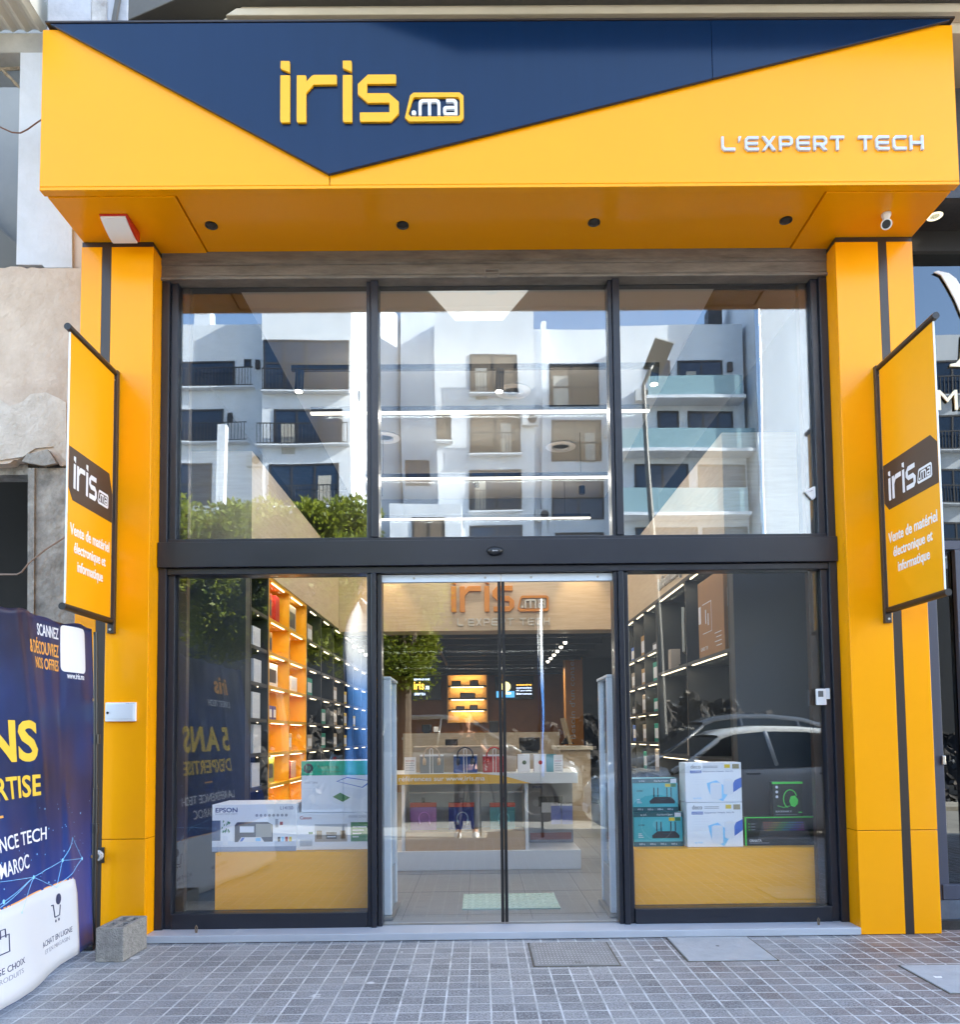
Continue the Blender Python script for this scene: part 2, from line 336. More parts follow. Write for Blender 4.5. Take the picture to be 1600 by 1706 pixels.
a = P(1202, 254, -.67); c = P(1537, 230, -.67)
tagline(front(-.6702), a.x, c.x, a.z, c.z+.006, mat('silver_letter', (.52, .55, .66), .3), sign, .014)
# soffit
ZS = 4.652
b = MB(); jl, jr = PZ(320, 375, ZS).x, PZ(1345, 370, ZS).x
b.box(xs0, xs1, -.67, -.615, ZS-.002, ZS+.018)
b.box(jl+.004, jr-.004, -.611, .02, ZS+.002, ZS+.03)
b.box(xs0+.02, jl-.004, -.611, -.02, ZS-.008, ZS+.03); b.box(jr+.004, xs1-.02, -.611, -.02, ZS-.008, ZS+.03)
b.build('soffit', YEL, sign, bevel=.002)
bx('soffit_backing', BLK, sign, xs0+.03, xs1-.03, -.62, -.01, ZS+.032, ZS+.05)
for px, py in ((352, 376), (671, 375.5), (990, 371), (1310, 367.5)):
    v = PZ(px, py, ZS)
    l = MB().lathe([(.036, .012), (.040, 0), (.040, -.006), (.034, -.008), (.030, 0), (.026, .0)], (v.x, v.y, ZS+.0015), Z3, 24).build('downlight', BLACK, sign, smooth=False)
    MB().cyl((v.x, v.y, ZS-.001), (v.x, v.y, ZS+.001), .026, n=20).build('lens', mat('lamp_glass', (.05, .045, .04), .1), l)

# pillars
def pillar(x0, x1, sx0, sx1, label):
    t = thing('pillar', label, 'pillar', ((x0+x1)/2, -.19, 0), 'yellow pillars beside the glazed front')
    F = front(-.19); zt, zj = 4.608, P(1400, 1384, -.19).z
    for a, c in ((x0, sx0), (sx1, x1)):
        for z0, z1 in ((.004, zj-.002), (zj+.002, zt)):
            MB().prism([(a, z0), (c, z0), (c, z1), (a, z1)], F, -.03, 0).build('cladding', YEL, t, bevel=.003)
    for xa, xb in ((x0, x0+.02), (x1-.02, x1)):
        for z0, z1 in ((.004, zj-.002), (zj+.002, zt)): MB().box(xa, xb, -.159, .06, z0, z1).build('cladding', YEL, t)
    bx('black_strip', BLK, t, sx0+.001, sx1-.001, -.19, -.16, .004, zt)
    bx('black_cap', BLK, t, x0+.003, x1-.003, -.186, .06, zt+.001, ZS-.010)
    bx('core', DARKIN, t, x0+.021, x1-.021, -.157, .3, .004, zt)
    return t
sa, sb = P(170, 430, -.19).x, P(185.5, 430, -.19).x
pillar(-2.640, -2.158, sa, sb, 'yellow pillar left of the glazing with a small meter box and a concrete block at its foot')
sa2, sb2 = P(1464, 430, -.19).x, P(1478, 430, -.19).x
pillar(2.438, 2.960, sa2, sb2, 'yellow pillar right of the glazing, standing clear on the tiled pavement')

# banners on brackets
def banner(side, label):
    g = 'yellow banners hung from the pillars'
    if side < 0:
        x = P(187, 850, -.222).x; fr = faceR(x+.004); dd = ray(111, 850); yo = CAM.y+dd.y*(x-CAM.x)/dd.x; zt = P(113, 548, yo).z; zb = P(109, 1008, yo).z
    else:
        x = P(1472, 800, -.222).x; fr = faceL(x-.004); dd = ray(1567, 800); yo = CAM.y+dd.y*(x-CAM.x)/dd.x; zt = P(1556, 530, yo).z; zb = P(1577, 985, yo).z
    t = thing('hanging_banner', label, 'banner', (x, -.19, zb), g)
    bx('bracket', BLK, t, x-.022, x+.022, -.222, -.1905, zb-.09, zt+.02, bevel=.003)
    MB().cyl((x, -.224, zt-.0), (x, yo-.03, zt-.0), .021, n=20).build('top_bar', BLACK, t)
    MB().cyl((x, -.224, zb-.01), (x, yo-.03, zb-.01), .021, n=20).build('bottom_bar', BLACK, t)
    bx('cloth', YELF, t, x-.004, x+.004, -.232, yo+.0, zb+.0, zt-.0)
    bx('hem', WHITE, t, x-.0045, x+.0045, yo-.004, yo+.001, zb+.012, zt-.02)
    for zz in (zb-.065, zt-.05): MB().cyl((x, -.2225, zz), (x, -.2285, zz), .008, n=10).build('bolt', STEEL, t)
    s = 1 if side < 0 else -1
    U = (lambda y: y) if side < 0 else (lambda y: -y)
    ya, yb = (yo+.006, -.236) if side < 0 else (.236, -yo-.006)
    zc = lambda f: zb+(zt-zb)*f; w = yb-ya; yy = lambda f: ya+w*f
    if side < 0: poly = [(0, .575), (0, .425), (.09, .385), (1, .385), (1, .50), (.92, .575)]
    else: poly = [(0, .585), (0, .43), (.09, .395), (1, .395), (1, .545), (.89, .585)]
    MB().prism([(yy(p[0]), zc(p[1])) for p in poly], fr, 0, .0012).build('dark_patch', mat('brown_print', (.055, .032, .022), .5), t)
    f2 = (fr[0]+fr[3]*.0013, fr[1], fr[2], fr[3])
    logo(f2, yy(.10), yy(.90), zc(.548), zc(.430), WHITE2, WHITE2, t, .001)
    for i, (s_, a_, b_) in enumerate((('Vente de matériel', .05, .95), ('électronique et', .14, .86), ('informatique', .22, .80))):
        z = zc(.272-.064*i); text('slogan', s_, fr, (yy(a_), yy(b_), z-.016*('q' in s_)-.020, z+.050), WHITE2, t, .0014, .016)
banner(-1, 'yellow banner with white slogan hanging from the left pillar over the blue mesh banner')
banner(1, 'yellow banner with white slogan hanging from the right pillar beside the dark neighbouring shop')

# roller shutter
zs_t, zs_b = ZS+.001, 4.452
sh = thing('roller_shutter', 'dusty brown metal roller shutter, rolled up above the glazing', 'shutter', (0, -.05, zs_b))
zm = P(820, 440, -.06).z
prof = [(-.06, zs_t), (-.06, zm+.012), (-.067, zm+.008), (-.067, zm+.001), (-.058, zm-.004)]
b = MB(); b.box(-2.157, 2.437, -.062, .03, zm+.004, zs_t)
for z in (zm+.012, zm+.03): b.box(-2.157, 2.437, -.066, -.0622, z, z+.006)
b.build('slat', SHUT, sh, bevel=.003)
b = MB(); b.box(-2.157, 2.437, -.058, .03, zs_b+.022, zm+.0035); b.box(-2.157, 2.437, -.063, -.0582, zs_b+.030, zs_b+.042); b.build('slat', SHUT, sh, bevel=.003)
MB().box(-2.157, 2.437, -.072, .03, zs_b, zs_b+.0215).build('bottom_rail', SHUT, sh, bevel=.004)
h = P(820, 457, -.07); w = .048
MB().tube([(h.x-w, -.075, h.z+.03), (h.x+w, -.075, h.z+.03), (h.x+w, -.075, h.z-.005), (h.x+w*.6, -.075, h.z-.027), (h.x-w*.6, -.075, h.z-.027), (h.x-w, -.075, h.z-.005), (h.x-w, -.075, h.z+.028)], .0045, 6).build('handle', SHUT, sh)

# ---------------------------------------------------------------- glazed front
fx0, fx1, fz0, fz1 = -2.157, 2.437, .05, 4.46
gz = thing('shop_glazing', 'tall anthracite framed glazed front with three upper panes and two side windows', 'shop front', (0, 0, .05))
zt0, zt1 = 2.455, 2.626
m0a, m0b, m1a, m1b = P(611, 700, -.03).x, P(631, 700, -.03).x, P(1017, 700, -.03).x, P(1036, 700, -.03).x
def fr_(name, *a, m=FRM): return MB().box(*a).build(name, m, gz, bevel=.004)
for xa, xb, xc in ((fx0, fx0+.055, fx0+.105), (fx1-.055, fx1, fx1-.105)):
    fr_('jamb', xa, xb, -.05, .09, fz0, fz1)
    x2 = sorted((xb if xa < 0 else xa, xc))
    fr_('jamb', x2[0]+.001, x2[1]-.001, -.025, .075, fz0, fz1)
    fr_('inner_jamb', x2[1] if xa < 0 else x2[0]-.06, x2[1]+.06 if xa < 0 else x2[0], .03, .085, fz0+.1, fz1, m=FRM2)
fr_('transom', fx0+.003, fx1-.003, -.075, .11, zt0, zt1)
fr_('transom', fx0+.056, fx1-.056, -.045, .09, zt0-.045, zt0-.001)
fr_('transom', fx0+.056, fx1-.056, -.04, .09, zt1+.001, zt1+.03)
fr_('head', fx0+.056, fx1-.056, .035, .09, 4.452, 4.53)
for a, c in ((m0a, m0b), (m1a, m1b)):
    fr_('mullion', a, a+(c-a)*.36, -.03, .1, zt1+.031, fz1); fr_('mullion', a+(c-a)*.38, c, -.045, .1, zt1+.031, fz1)
d0a, d0b = P(612, 1250, -.03).x, P(636, 1250, -.03).x; d1a, d1b = P(1028, 1250, -.03).x, P(1053, 1250, -.03).x
for a, c in ((d0a, d0b), (d1a, d1b)):
    k = (c-a)
    fr_('door_post', a, a+k*.28, -.03, .1, fz0, zt0-.046); fr_('door_post', a+k*.30, a+k*.66, -.05, .1, fz0, zt0-.046); fr_('door_post', a+k*.70, c, -.02, .1, fz0, zt0-.046)
fr_('bottom_rail', fx0+.106, d0a-.001, -.035, .09, fz0, fz0+.10); fr_('bottom_rail', d1b+.001, fx1-.106, -.035, .09, fz0, fz0+.10)
def pane(x0, x1, z0, z1, parent=gz, y=.02, name='pane', m=GLASS): return MB().box(x0, x1, y-.004, y+.004, z0, z1).build(name, m, parent)
pane(fx0+.107, m0a-.001, zt1+.031, 4.458); pane(m0b+.001, m1a-.001, zt1+.031, 4.458); pane(m1b+.001, fx1-.107, zt1+.031, 4.458)
pane(fx0+.107, d0a-.001, fz0+.101, zt0-.046, m=GLASS2); pane(d1b+.001, fx1-.107, fz0+.101, zt0-.046, m=GLASS2)
# sliding doors
mid = P(838, 1240, .02).x
for a, c, lab in ((d0b+.002, mid-.0015, 'left clear glass sliding door leaf, slim black edge on its right'), (mid+.0015, d1a-.002, 'right clear glass sliding door leaf, slim black edge on its left')):
    t = thing('sliding_door', lab, 'sliding door', ((a+c)/2, .02, fz0), 'glass sliding doors of the shop')
    zr = zt0-.05
    pane(a, c, fz0+.012, zr-.052, t, .02, m=GLASS2)
    bx('top_clamp', BLUEWH, t, a, c, .002, .04, zr-.05, zr)
    for q in (.27, .87): MB().cyl((a+(c-a)*q, -.001, zr-.025), (a+(c-a)*q, .0015, zr-.025), .008, n=12).build('screw', STEEL, t)
    e = c if lab[0] == 'l' else a; s = -1 if lab[0] == 'l' else 1
    bx('edge_seal', BLACK, t, e+s*.0005, e+s*.022, .008, .034, fz0+.014, zr+.0)
    bx('bottom_rail', STEEL, t, a, c, .012, .028, fz0+.001, fz0+.011)
v = P(825, 918, -.08)
t = thing('motion_sensor', 'small black oval door sensor on the middle of the dark transom', 'sensor', v)
b = MB(); b.lathe([(.0, -.001), (.052, 0), (.056, .012), (.047, .026), (.028, .033), (.002, .035)], (v.x, -.0755, v.z), -Y3, 28)
q = b.build('housing', BLACK, t, smooth=True); 
for k, c in enumerate(q.data.vertices): c.co.z = v.z+(c.co.z-v.z)*.55
text('lettering', 'dorma', front(-.107), (v.x-.018, v.x+.018, v.z-.008, v.z+.002), WHITE2, t, .004)
# alarm siren (curved white cover, red base)
v = PZ(203, 374, ZS); t = thing('alarm_siren', 'curved white and red alarm siren under the sign, above the left pillar', 'alarm', (v.x, v.y, ZS))
cx, wy = v.x, .085; pr = [(-.20, -.018), (-.14, -.045), (-.06, -.062), (.03, -.068)]
xa, xb = P(172, 360, -.42).x, P(214, 360, -.42).x
b = MB(); yy0, yy1 = -.46, -.285
nseg = 8; V = []
for i in range(nseg+1):
    f = i/nseg; y = yy0+(yy1-yy0)*f; z = ZS-.030-.055*math.sin(f*math.pi/2*1.0); V += [(xa, y, z), (xb, y, z), (xa, y, z+.012), (xb, y, z+.012)]
F = []
for i in range(nseg):
    o = i*4; F += [(o, o+1, o+5, o+4), (o+2, o+6, o+7, o+3), (o, o+4, o+6, o+2), (o+1, o+3, o+7, o+5)]
F += [(0, 2, 3, 1), (nseg*4, nseg*4+1, nseg*4+3, nseg*4+2)]
b.add(V, F); b.build('cover', WHITE, t, smooth=False, bevel=.003)
b = MB(); V = []; F = []
for i in range(nseg+1):
    f = i/nseg; y = yy0-.006+(yy1-yy0+.012)*f; z = ZS-.016-.055*math.sin(f*math.pi/2); V += [(xa-.003, y, z), (xb+.012, y, z), (xa-.003, y, ZS-.009), (xb+.012, y, ZS-.009)]
for i in range(nseg):
    o = i*4; F += [(o, o+1, o+5, o+4), (o+2, o+6, o+7, o+3), (o, o+4, o+6, o+2), (o+1, o+3, o+7, o+5)]
F += [(0, 2, 3, 1), (nseg*4, nseg*4+1, nseg*4+3, nseg*4+2)]
b.add(V, F); b.build('base', RED, t)
# security camera
v = PZ(1477, 357, ZS-.01); t = thing('security_camera', 'small white bullet camera under the sign, above the right pillar', 'camera', (v.x, v.y, ZS))
MB().lathe([(.03, 0), (.03, -.012), (.022, -.03), (.016, -.05), (.016, -.06)], (v.x, v.y+.0, ZS-.009), Z3, 18).build('mount', WHITE, t, smooth=True)
d = Vector((-.45, -.75, -.5)).normalized(); o = Vector((v.x, v.y, ZS-.078)); 
MB().lathe([(.001, -.045), (.018, -.042), (.028, -.025), (.033, .0), (.033, .045), (.030, .052), (.026, .05)], o, d, 20).build('body', WHITE, t, smooth=True)
MB().cyl(o+d*.045, o+d*.051, .0255, n=18).build('lens', BLACK, t)
# meter box on left pillar
v = P(202, 1186, -.2); t = thing('meter_box', 'small flat white meter box screwed to the left yellow pillar', 'box', v)
bx('case', WHITE, t, v.x-.098, v.x+.098, -.215, -.1903, v.z-.062, v.z+.062, bevel=.006)
bx('door', mat('box_door', (.68, .70, .72), .4), t, v.x-.085, v.x+.085, -.219, -.2152, v.z-.046, v.z+.05, bevel=.003)
MB().cyl((v.x-.078, -.2192, v.z-.005), (v.x-.078, -.224, v.z-.005), .008, n=12).build('lock', BLACK, t)
text('lettering', 'legrand', front(-.2152), (v.x+.035, v.x+.09, v.z+.0515, v.z+.058), mat('grey_print', (.3, .3, .32), .6), t, .001)
# thermostat + alarm contact on right jamb
v = P(1371, 1161, -.03); t = thing('intercom', 'small white access unit stuck to the right jamb', 'intercom', v)
bx('case', WHITE, t, v.x-.047, v.x+.018, -.05, -.027, v.z-.055, v.z+.055, bevel=.004)
bx('screen', mat('grey_screen', (.12, .12, .12), .3), t, v.x-.038, v.x-.004, -.052, -.0502, v.z+.0, v.z+.04)
bx('side_tab', BLUEWH, t, v.x+.019, v.x+.045, -.045, -.027, v.z-.015, v.z+.058, bevel=.003)
v = P(1351, 822, .0); t = thing('alarm_contact', 'tiny white plastic detector stuck to the upper right jamb', 'detector', v)
MB().prism([(v.x-.042, v.z+.015), (v.x+.02, v.z+.048), (v.x+.036, v.z+.05), (v.x+.036, v.z-.028), (v.x+.012, v.z-.048)], front(.0155), 0, .02).build('case', WHITE, t, bevel=.006)
MB().prism([(v.x-.022, v.z+.006), (v.x+.012, v.z+.022), (v.x+.012, v.z+.016)], front(-.0047), 0, .001).build('slot', mat('grey_print', (.3, .3, .32), .6), t)
# rings in the step
for px, py, lab in ((329, 1552, 'rusty steel padlock ring on the step below the left window'), (1345, 1530, 'rusty steel padlock ring on the step below the right window')):
    v = PZ(px, py, .05); v.y = -.12
    t = thing('padlock_ring', lab, 'ring', (v.x, v.y, .05), 'padlock rings on the doorstep')
    MB().tube([(v.x-.002, v.y, .05), (v.x-.006, v.y, .085), (v.x, v.y, .097), (v.x+.007, v.y, .085), (v.x+.004, v.y, .05)], .004, 6).build('loop', mat('rusty_steel', (.2, .15, .1), .6, metal=.6), t)
# hatches in the pavement
def hatch(name, pts, m, label, cat, edge=True, h=.006):
    q = [PZ(x, y, 0) for x, y in pts]; t = thing(name, label, cat, (sum(p.x for p in q)/4, sum(p.y for p in q)/4, 0))
    x0 = (q[0].x+q[3].x)/2; x1 = (q[1].x+q[2].x)/2; y1 = (q[0].y+q[1].y)/2; y0 = (q[2].y+q[3].y)/2
    f = (Vector((0, 0, 0)), X3, Y3, Z3)
    if edge: MB().ring([(x0-.006, y0-.006), (x1+.006, y0-.006), (x1+.006, y1+.006), (x0-.006, y1+.006)], [(x0, y0), (x1, y0), (x1, y1), (x0, y1)], f, .0, .003).build('rim', mat('rim_dirt', (.10, .085, .06), .95, var=.4, vs=20), t)
    MB().box(x0+.004, x1-.004, y0+.004, y1-.004, .0, h).build('cover', m, t, bevel=.002)
    return t, x0, x1, y0, y1
v = PZ(880, 1571, 0); 
t, x0, x1, y0, y1 = hatch('manhole_cover', [(883, 1572), (1013, 1569), (1030, 1608), (889, 1611)], mat('cast_cover', (.22, .215, .21), .7, var=.2, vs=12), 'rectangular chequered metal manhole cover in front of the sliding door', 'manhole cover')
b = MB(); n_ = 0
for i in range(22):
    for j in range(12):
        cx = x0+.02+(x1-x0-.04)*(i+.5)/22; cy = y0+.02+(y1-y0-.04)*(j+.5)/12; s = 1 if (i+j) % 2 else -1; l_, w_ = .0085, .0035
        c45 = .7071; ax = Vector((c45*l_, s*c45*l_, 0)); bxx = Vector((-s*c45*w_, c45*w_, 0)); o = Vector((cx, cy, .0062))
        b.add([o-ax, o+bxx, o+ax, o-bxx, o+Vector((0, 0, .003))], [(0, 3, 4), (3, 2, 4), (2, 1, 4), (1, 0, 4)])
tp = b.build('cover_tread', mat('cast_tread', (.52, .51, .50), .55), t)
cv = [o for o in t.children if o.name.startswith('cover') and o is not tp][0]
bm = bmesh.new(); bm.from_mesh(cv.data); n0 = len(bm.faces); bm.from_mesh(tp.data)
for i, f in enumerate(bm.faces): f.material_index = 0 if i < n0 else 1
bm.to_mesh(cv.data); bm.free(); cv.data.materials.append(tp.data.materials[0]); bpy.data.objects.remove(tp)
bx('key_slot', BLACK, t, (x0+x1)/2-.01, (x0+x1)/2+.035, y0+.045, y0+.055, .0105, .0108)
t, x0, x1, y0, y1 = hatch('inspection_slab', [(1119, 1563), (1256, 1560), (1284, 1600), (1139, 1602)], mat('slab_concrete', (.36, .37, .38), .9, var=.1, vs=9, bump=.3, bs=60), 'smooth grey concrete slab with one small hole, beside the right window', 'slab cover')
v = PZ(1196, 1577, 0); MB().cyl((v.x, v.y, .0062), (v.x, v.y, .0068), .011, n=14).build('lifting_hole', BLACK, t)
t, x0, x1, y0, y1 = hatch('concrete_cover', [(1512, 1608), (1640, 1608), (1660, 1655), (1566, 1655)], mat('slab_concrete', (1, 1, 1)), 'grey concrete cover with white paint splash at the right edge of the pavement', 'slab cover')
v = PZ(1563, 1629, 0); MB().prism([(v.x-.02, v.y-.012), (v.x+.015, v.y-.016), (v.x+.024, v.y+.01), (v.x, v.y+.006), (v.x-.016, v.y+.016)], (Vector((0, 0, .0062)), X3, Y3, Z3), 0, .0006).build('paint_splash', WHITE2, t)
# cinder block
q = PZ(205, 1603, 0); a = PZ(163, 1601, 0)
t = thing('concrete_block', 'hollow grey concrete block lying against the left yellow pillar', 'block', (q.x, q.y, 0))
T = Matrix.Translation((q.x-.0, q.y+.0, 0)) @ Matrix.Rotation(R(-1), 4, 'Z')
b = MB(); LX, LYY, H = .165, .40, .20; wl = .028
hx = [(wl, LX/2-wl/2), (LX/2+wl/2, LX-wl)]; hy = [(.045, .19), (.215, .36)]
xs_ = [-LX, -LX+wl, -LX/2-wl*.4, -LX/2+wl*.4, -wl, 0]; ys_ = [0, .03, .142, .168, .28, .31]
for i in range(5):
    for j in range(5):
        if i in (1, 3) and j in (1, 3): continue
        b.obox(T, xs_[i], xs_[i+1], ys_[j], ys_[j+1], .002, H)
b.obox(T, xs_[1]+.001, xs_[4]-.001, ys_[1]+.001, ys_[4]-.001, .004, .06)
o = b.build('body', BLOCK, t)
bm = bmesh.new(); bm.from_mesh(o.data); bmesh.ops.remove_doubles(bm, verts=bm.verts, dist=1e-5)
seen = {}; 
for f in list(bm.faces):
    k = tuple(sorted(v.index for v in f.verts)); seen.setdefault(k, []).append(f)
kill = [f for l in seen.values() if len(l) > 1 for f in l]; bmesh.ops.delete(bm, geom=kill, context='FACES'); bm.to_mesh(o.data); bm.free()
bv = o.modifiers.new('bevel', 'BEVEL'); bv.width = .005; bv.segments = 2; bv.limit_method = 'ANGLE'

# ---------------------------------------------------------------- blue mesh banner, left
bxn = -2.47
t = thing('pavement_banner', 'big wrinkled blue printed banner on a black frame left of the entrance', 'banner', (bxn, -1.6, 0))
def cloth_mat():
    m = mat('banner_cloth', (.016, .035, .135), .38, spec=.5); n = m.node_tree.nodes; L = m.node_tree.links; b = n['Principled BSDF']
    tc = n.new('ShaderNodeTexCoord'); nz = n.new('ShaderNodeTexNoise'); nz.inputs['Scale'].default_value = 1.4; nz.inputs['Detail'].default_value = 4
    L.new(tc.outputs['Object'], nz.inputs[0]); cr = n.new('ShaderNodeValToRGB'); e = cr.color_ramp.elements
    e[0].position = .35; e[0].color = (.008, .012, .042, 1); e[1].position = .7; e[1].color = (.009, .036, .16, 1)
    L.new(nz.outputs[0], cr.inputs[0])
    sx = n.new('ShaderNodeSeparateXYZ'); L.new(tc.outputs['Object'], sx.inputs[0]); mr = n.new('ShaderNodeMapRange')
    mr.inputs['From Min'].default_value = 1.05; mr.inputs['From Max'].default_value = .45; L.new(sx.outputs[2], mr.inputs[0])
    mx = n.new('ShaderNodeMix'); mx.data_type = 'RGBA'; mx.inputs[7].default_value = (.012, .06, .36, 1); sc = n.new('ShaderNodeMath'); sc.operation = 'MULTIPLY'; sc.inputs[1].default_value = .6
    L.new(mr.outputs[0], sc.inputs[0]); L.new(sc.outputs[0], mx.inputs[0]); L.new(cr.outputs[0], mx.inputs[6]); L.new(mx.outputs[2], b.inputs['Base Color']); return m
CLO = cloth_mat()
YB, YA, ZB, ZT = -.34, -2.75, .05, 2.005
random.seed(3)
fold = [(random.uniform(YA, YB), random.uniform(.03, .09), random.uniform(-1, 1)) for _ in range(26)]
def wx(y, z):                                # wrinkles of the cloth
    f = (z-ZB)/(ZT-ZB); s = 0
    for c, w_, a in fold:
        u = (y-c-(1-f)*.25*a)/w_; s += a*math.exp(-u*u)*.012*(.35+.65*f)
    ye = max(0, (y-(YB-.12))/.12)
    q = min(1.5, max(0, (YB-y)/1.3))
    return bxn+s*(1-ye**2*.7)+.010*math.sin(y*9+z*3)+.014*ye**2+(max(0, 1-f))*(.05+.21*q)
def zsag(y): return .008*math.sin(y*11)+.006*math.sin(y*23+1)
b = MB(); NY, NZ = 150, 60; V = []
for i in range(NY+1):
    for j in range(NZ+1):
        y = YA+(YB-YA)*i/NY; f = j/NZ; z = ZB+(ZT-ZB)*f+zsag(y)*(f > .9)+(1-f)*.004*math.sin(y*7); V.append((wx(y, z), y, z))
b.add(V, [(i*(NZ+1)+j, (i+1)*(NZ+1)+j, (i+1)*(NZ+1)+j+1, i*(NZ+1)+j+1) for i in range(NY) for j in range(NZ)])
cl = b.build('cloth', CLO, t, smooth=True); cl.modifiers.new('thick', 'SOLIDIFY').thickness = .003
fb = faceR(0)
def on_cloth(o, off=.004):
    me = o.data; bm = bmesh.new(); bm.from_mesh(me)
    for ax, st_ in ((1, .03), (2, .06)):
        lo = min(v.co[ax] for v in bm.verts); hi = max(v.co[ax] for v in bm.verts); q = lo+st_
        while q < hi:
            n = Vector((0, 0, 0)); n[ax] = 1; c = Vector((0, 0, 0)); c[ax] = q
            bmesh.ops.bisect_plane(bm, geom=bm.verts[:]+bm.edges[:]+bm.faces[:], plane_co=c, plane_no=n); q += st_
    bm.to_mesh(me); bm.free()
    for w in me.vertices: w.co.x = wx(w.co.y, w.co.z)+off+(w.co.x if abs(w.co.x) < .01 else 0)
def ctext(s, y0, y1, z0, z1, m, bold=.01): o = text('lettering', s, fb, (y0, y1, z0, z1), m, t, .0012, bold); on_cloth(o); return o
PY = mat('print_yellow', (.80, .53, .05), .5); PO = mat('print_orange', (.85, .40, .08), .5)
def by(px): return P(px, 1200, -.2).y if 0 else None
# y position from the photo column: the cloth is the plane x=bxn
def BY(px, py):
    d = ray(px, py); x = bxn
    for _ in range(14):
        k = (x-CAM.x)/d.x; v = CAM+d*k; x = .5*x+.5*wx(v.y, v.z)
    return v.y, v.z
def brect(x0, yt0, x1, yt1):                 # two diagonal corners of a rectangle on the cloth
    a = BY(x0, yt0); c = BY(x1, yt1); return a[0], c[0], min(a[1], c[1]), max(a[1], c[1])
def line(s, xr, ytop, ybot, width, m, bold=.012):
    y1, z1 = BY(xr, ytop); z0 = BY(xr, ybot)[1]; ctext(s, y1-width, y1, z0, z1, m, bold)
line('SCANNEZ', 96, 1047, 1066, .23, WHITE2); line('& DÉCOUVREZ', 96, 1070, 1096, .34, PO); line('NOS OFFRES', 96, 1101, 1119, .28, PO)
y0, z0 = BY(100, 1118); y1, z1 = BY(139, 1049)
def rrect(a, c, e, f, r, k=5):
    o = []
    for cx, cy, s in ((c-r, f-r, 0), (a+r, f-r, 90), (a+r, e+r, 180), (c-r, e+r, 270)):
        o += [(cx+r*math.cos(R(s+90*i/k)), cy+r*math.sin(R(s+90*i/k))) for i in range(k+1)]
    return o
o = MB().prism(rrect(y0, y1, z0, z1, .03), fb, 0, .001).build('white_patch', WHITE2, t); on_cloth(o)
line('www.iris.ma', 139, 1124, 1133, .155, WHITE2)
line('5 ANS', 60, 1200, 1268, 1.0, PY, .03); line("D'EXPERTISE", 66, 1288, 1325, .98, PY, .02)
y1, z1 = BY(4, 1358); o = MB().box(-.0005, .0005, y1-.12, y1, z1-.012, z1).build('rule', PO, t); on_cloth(o)
line('LA RÉFÉRENCE TECH', 76, 1371, 1398, 1.0, WHITE2, .008); line('AU MAROC', 46, 1422, 1446, .5, WHITE2, .008)
text_y = YA+.55; o = ctext('iris', text_y, text_y+.42, 1.72, 1.88, PO, .02); ctext("L'EXPERT TECH", text_y, text_y+.6, 1.60, 1.66, WHITE2)
# white lower field with orange edge
def field(off, dz, m, name):
    b = MB(); n_ = 60; V = []; yr = BY(128, 1500)[0]
    for i in range(n_+1):
        y = YA+.004+(yr-YA)*i/n_
        e = max(0, 1-(yr-y)/.07); zt_ = .50+dz-.10*(1-math.sqrt(max(0, 1-e*e)))*1.0; 
        for j in range(9): z = ZB+.003+(zt_-ZB)*j/8+(1-j/8)*.004*math.sin(y*7); V.append((wx(y, z)+off, y, z))
    b.add(V, [(i*9+j, (i+1)*9+j, (i+1)*9+j+1, i*9+j+1) for i in range(n_) for j in range(8)]); o = b.build(name, m, t, smooth=True); o.modifiers.new('thick', 'SOLIDIFY').thickness = .001
field(.0022, .006, PO, 'orange_edge'); field(.0034, 0, MWHITE, 'white_field')
INK = mat('print_ink', (.03, .04, .10), .6)
y1, z1 = BY(119, 1543); ctext('ACHAT EN LIGNE', y1-.36, y1, .205, .235, INK, .004); ctext('ET EN MAGASIN', y1-.33, y1-.03, .165, .188, mat('print_grey', (.25, .27, .33), .6), 0)
ctext('LARGE CHOIX', y1-.95, y1-.62, .205, .235, INK, .004); ctext('DE PRODUITS', y1-.95, y1-.64, .165, .188, mat('print_grey', (1, 1, 1)), 0)
def cart(yc):
    b = MB(); f = faceR(0)
    for A, B in (((-.06, .40), (-.04, .40)), ((-.04, .40), (-.025, .33)), ((-.025, .33), (.035, .33)), ((.035, .33), (.045, .385))):
        a_, c_ = Vector((0, yc+A[0], A[1])), Vector((0, yc+B[0], B[1])); b.cyl(a_, c_, .003, n=6)
    for k in (-.015, .025): b.lathe([(.004, -.001), (.008, -.001), (.008, .001), (.004, .001)], (0, yc+k, .308), X3, 10)
    b.lathe([(.024, -.001), (.03, -.001), (.03, .001), (.024, .001)], (0, yc+.025, .42), X3, 18); o = b.build('cart_icon', INK, t); on_cloth(o, .0065)
cart(y1-.17)
b = MB(); rr = y1-.80
b.tube([(0, rr-.04, .30), (0, rr+.04, .30), (0, rr+.045, .38), (0, rr-.045, .38), (0, rr-.04, .30)], .003, 5); b.tube([(0, rr-.02, .37), (0, rr-.018, .41), (0, rr+.018, .41), (0, rr+.02, .37)], .003, 5)
o = b.build('bag_icon', INK, t); on_cloth(o, .0065)
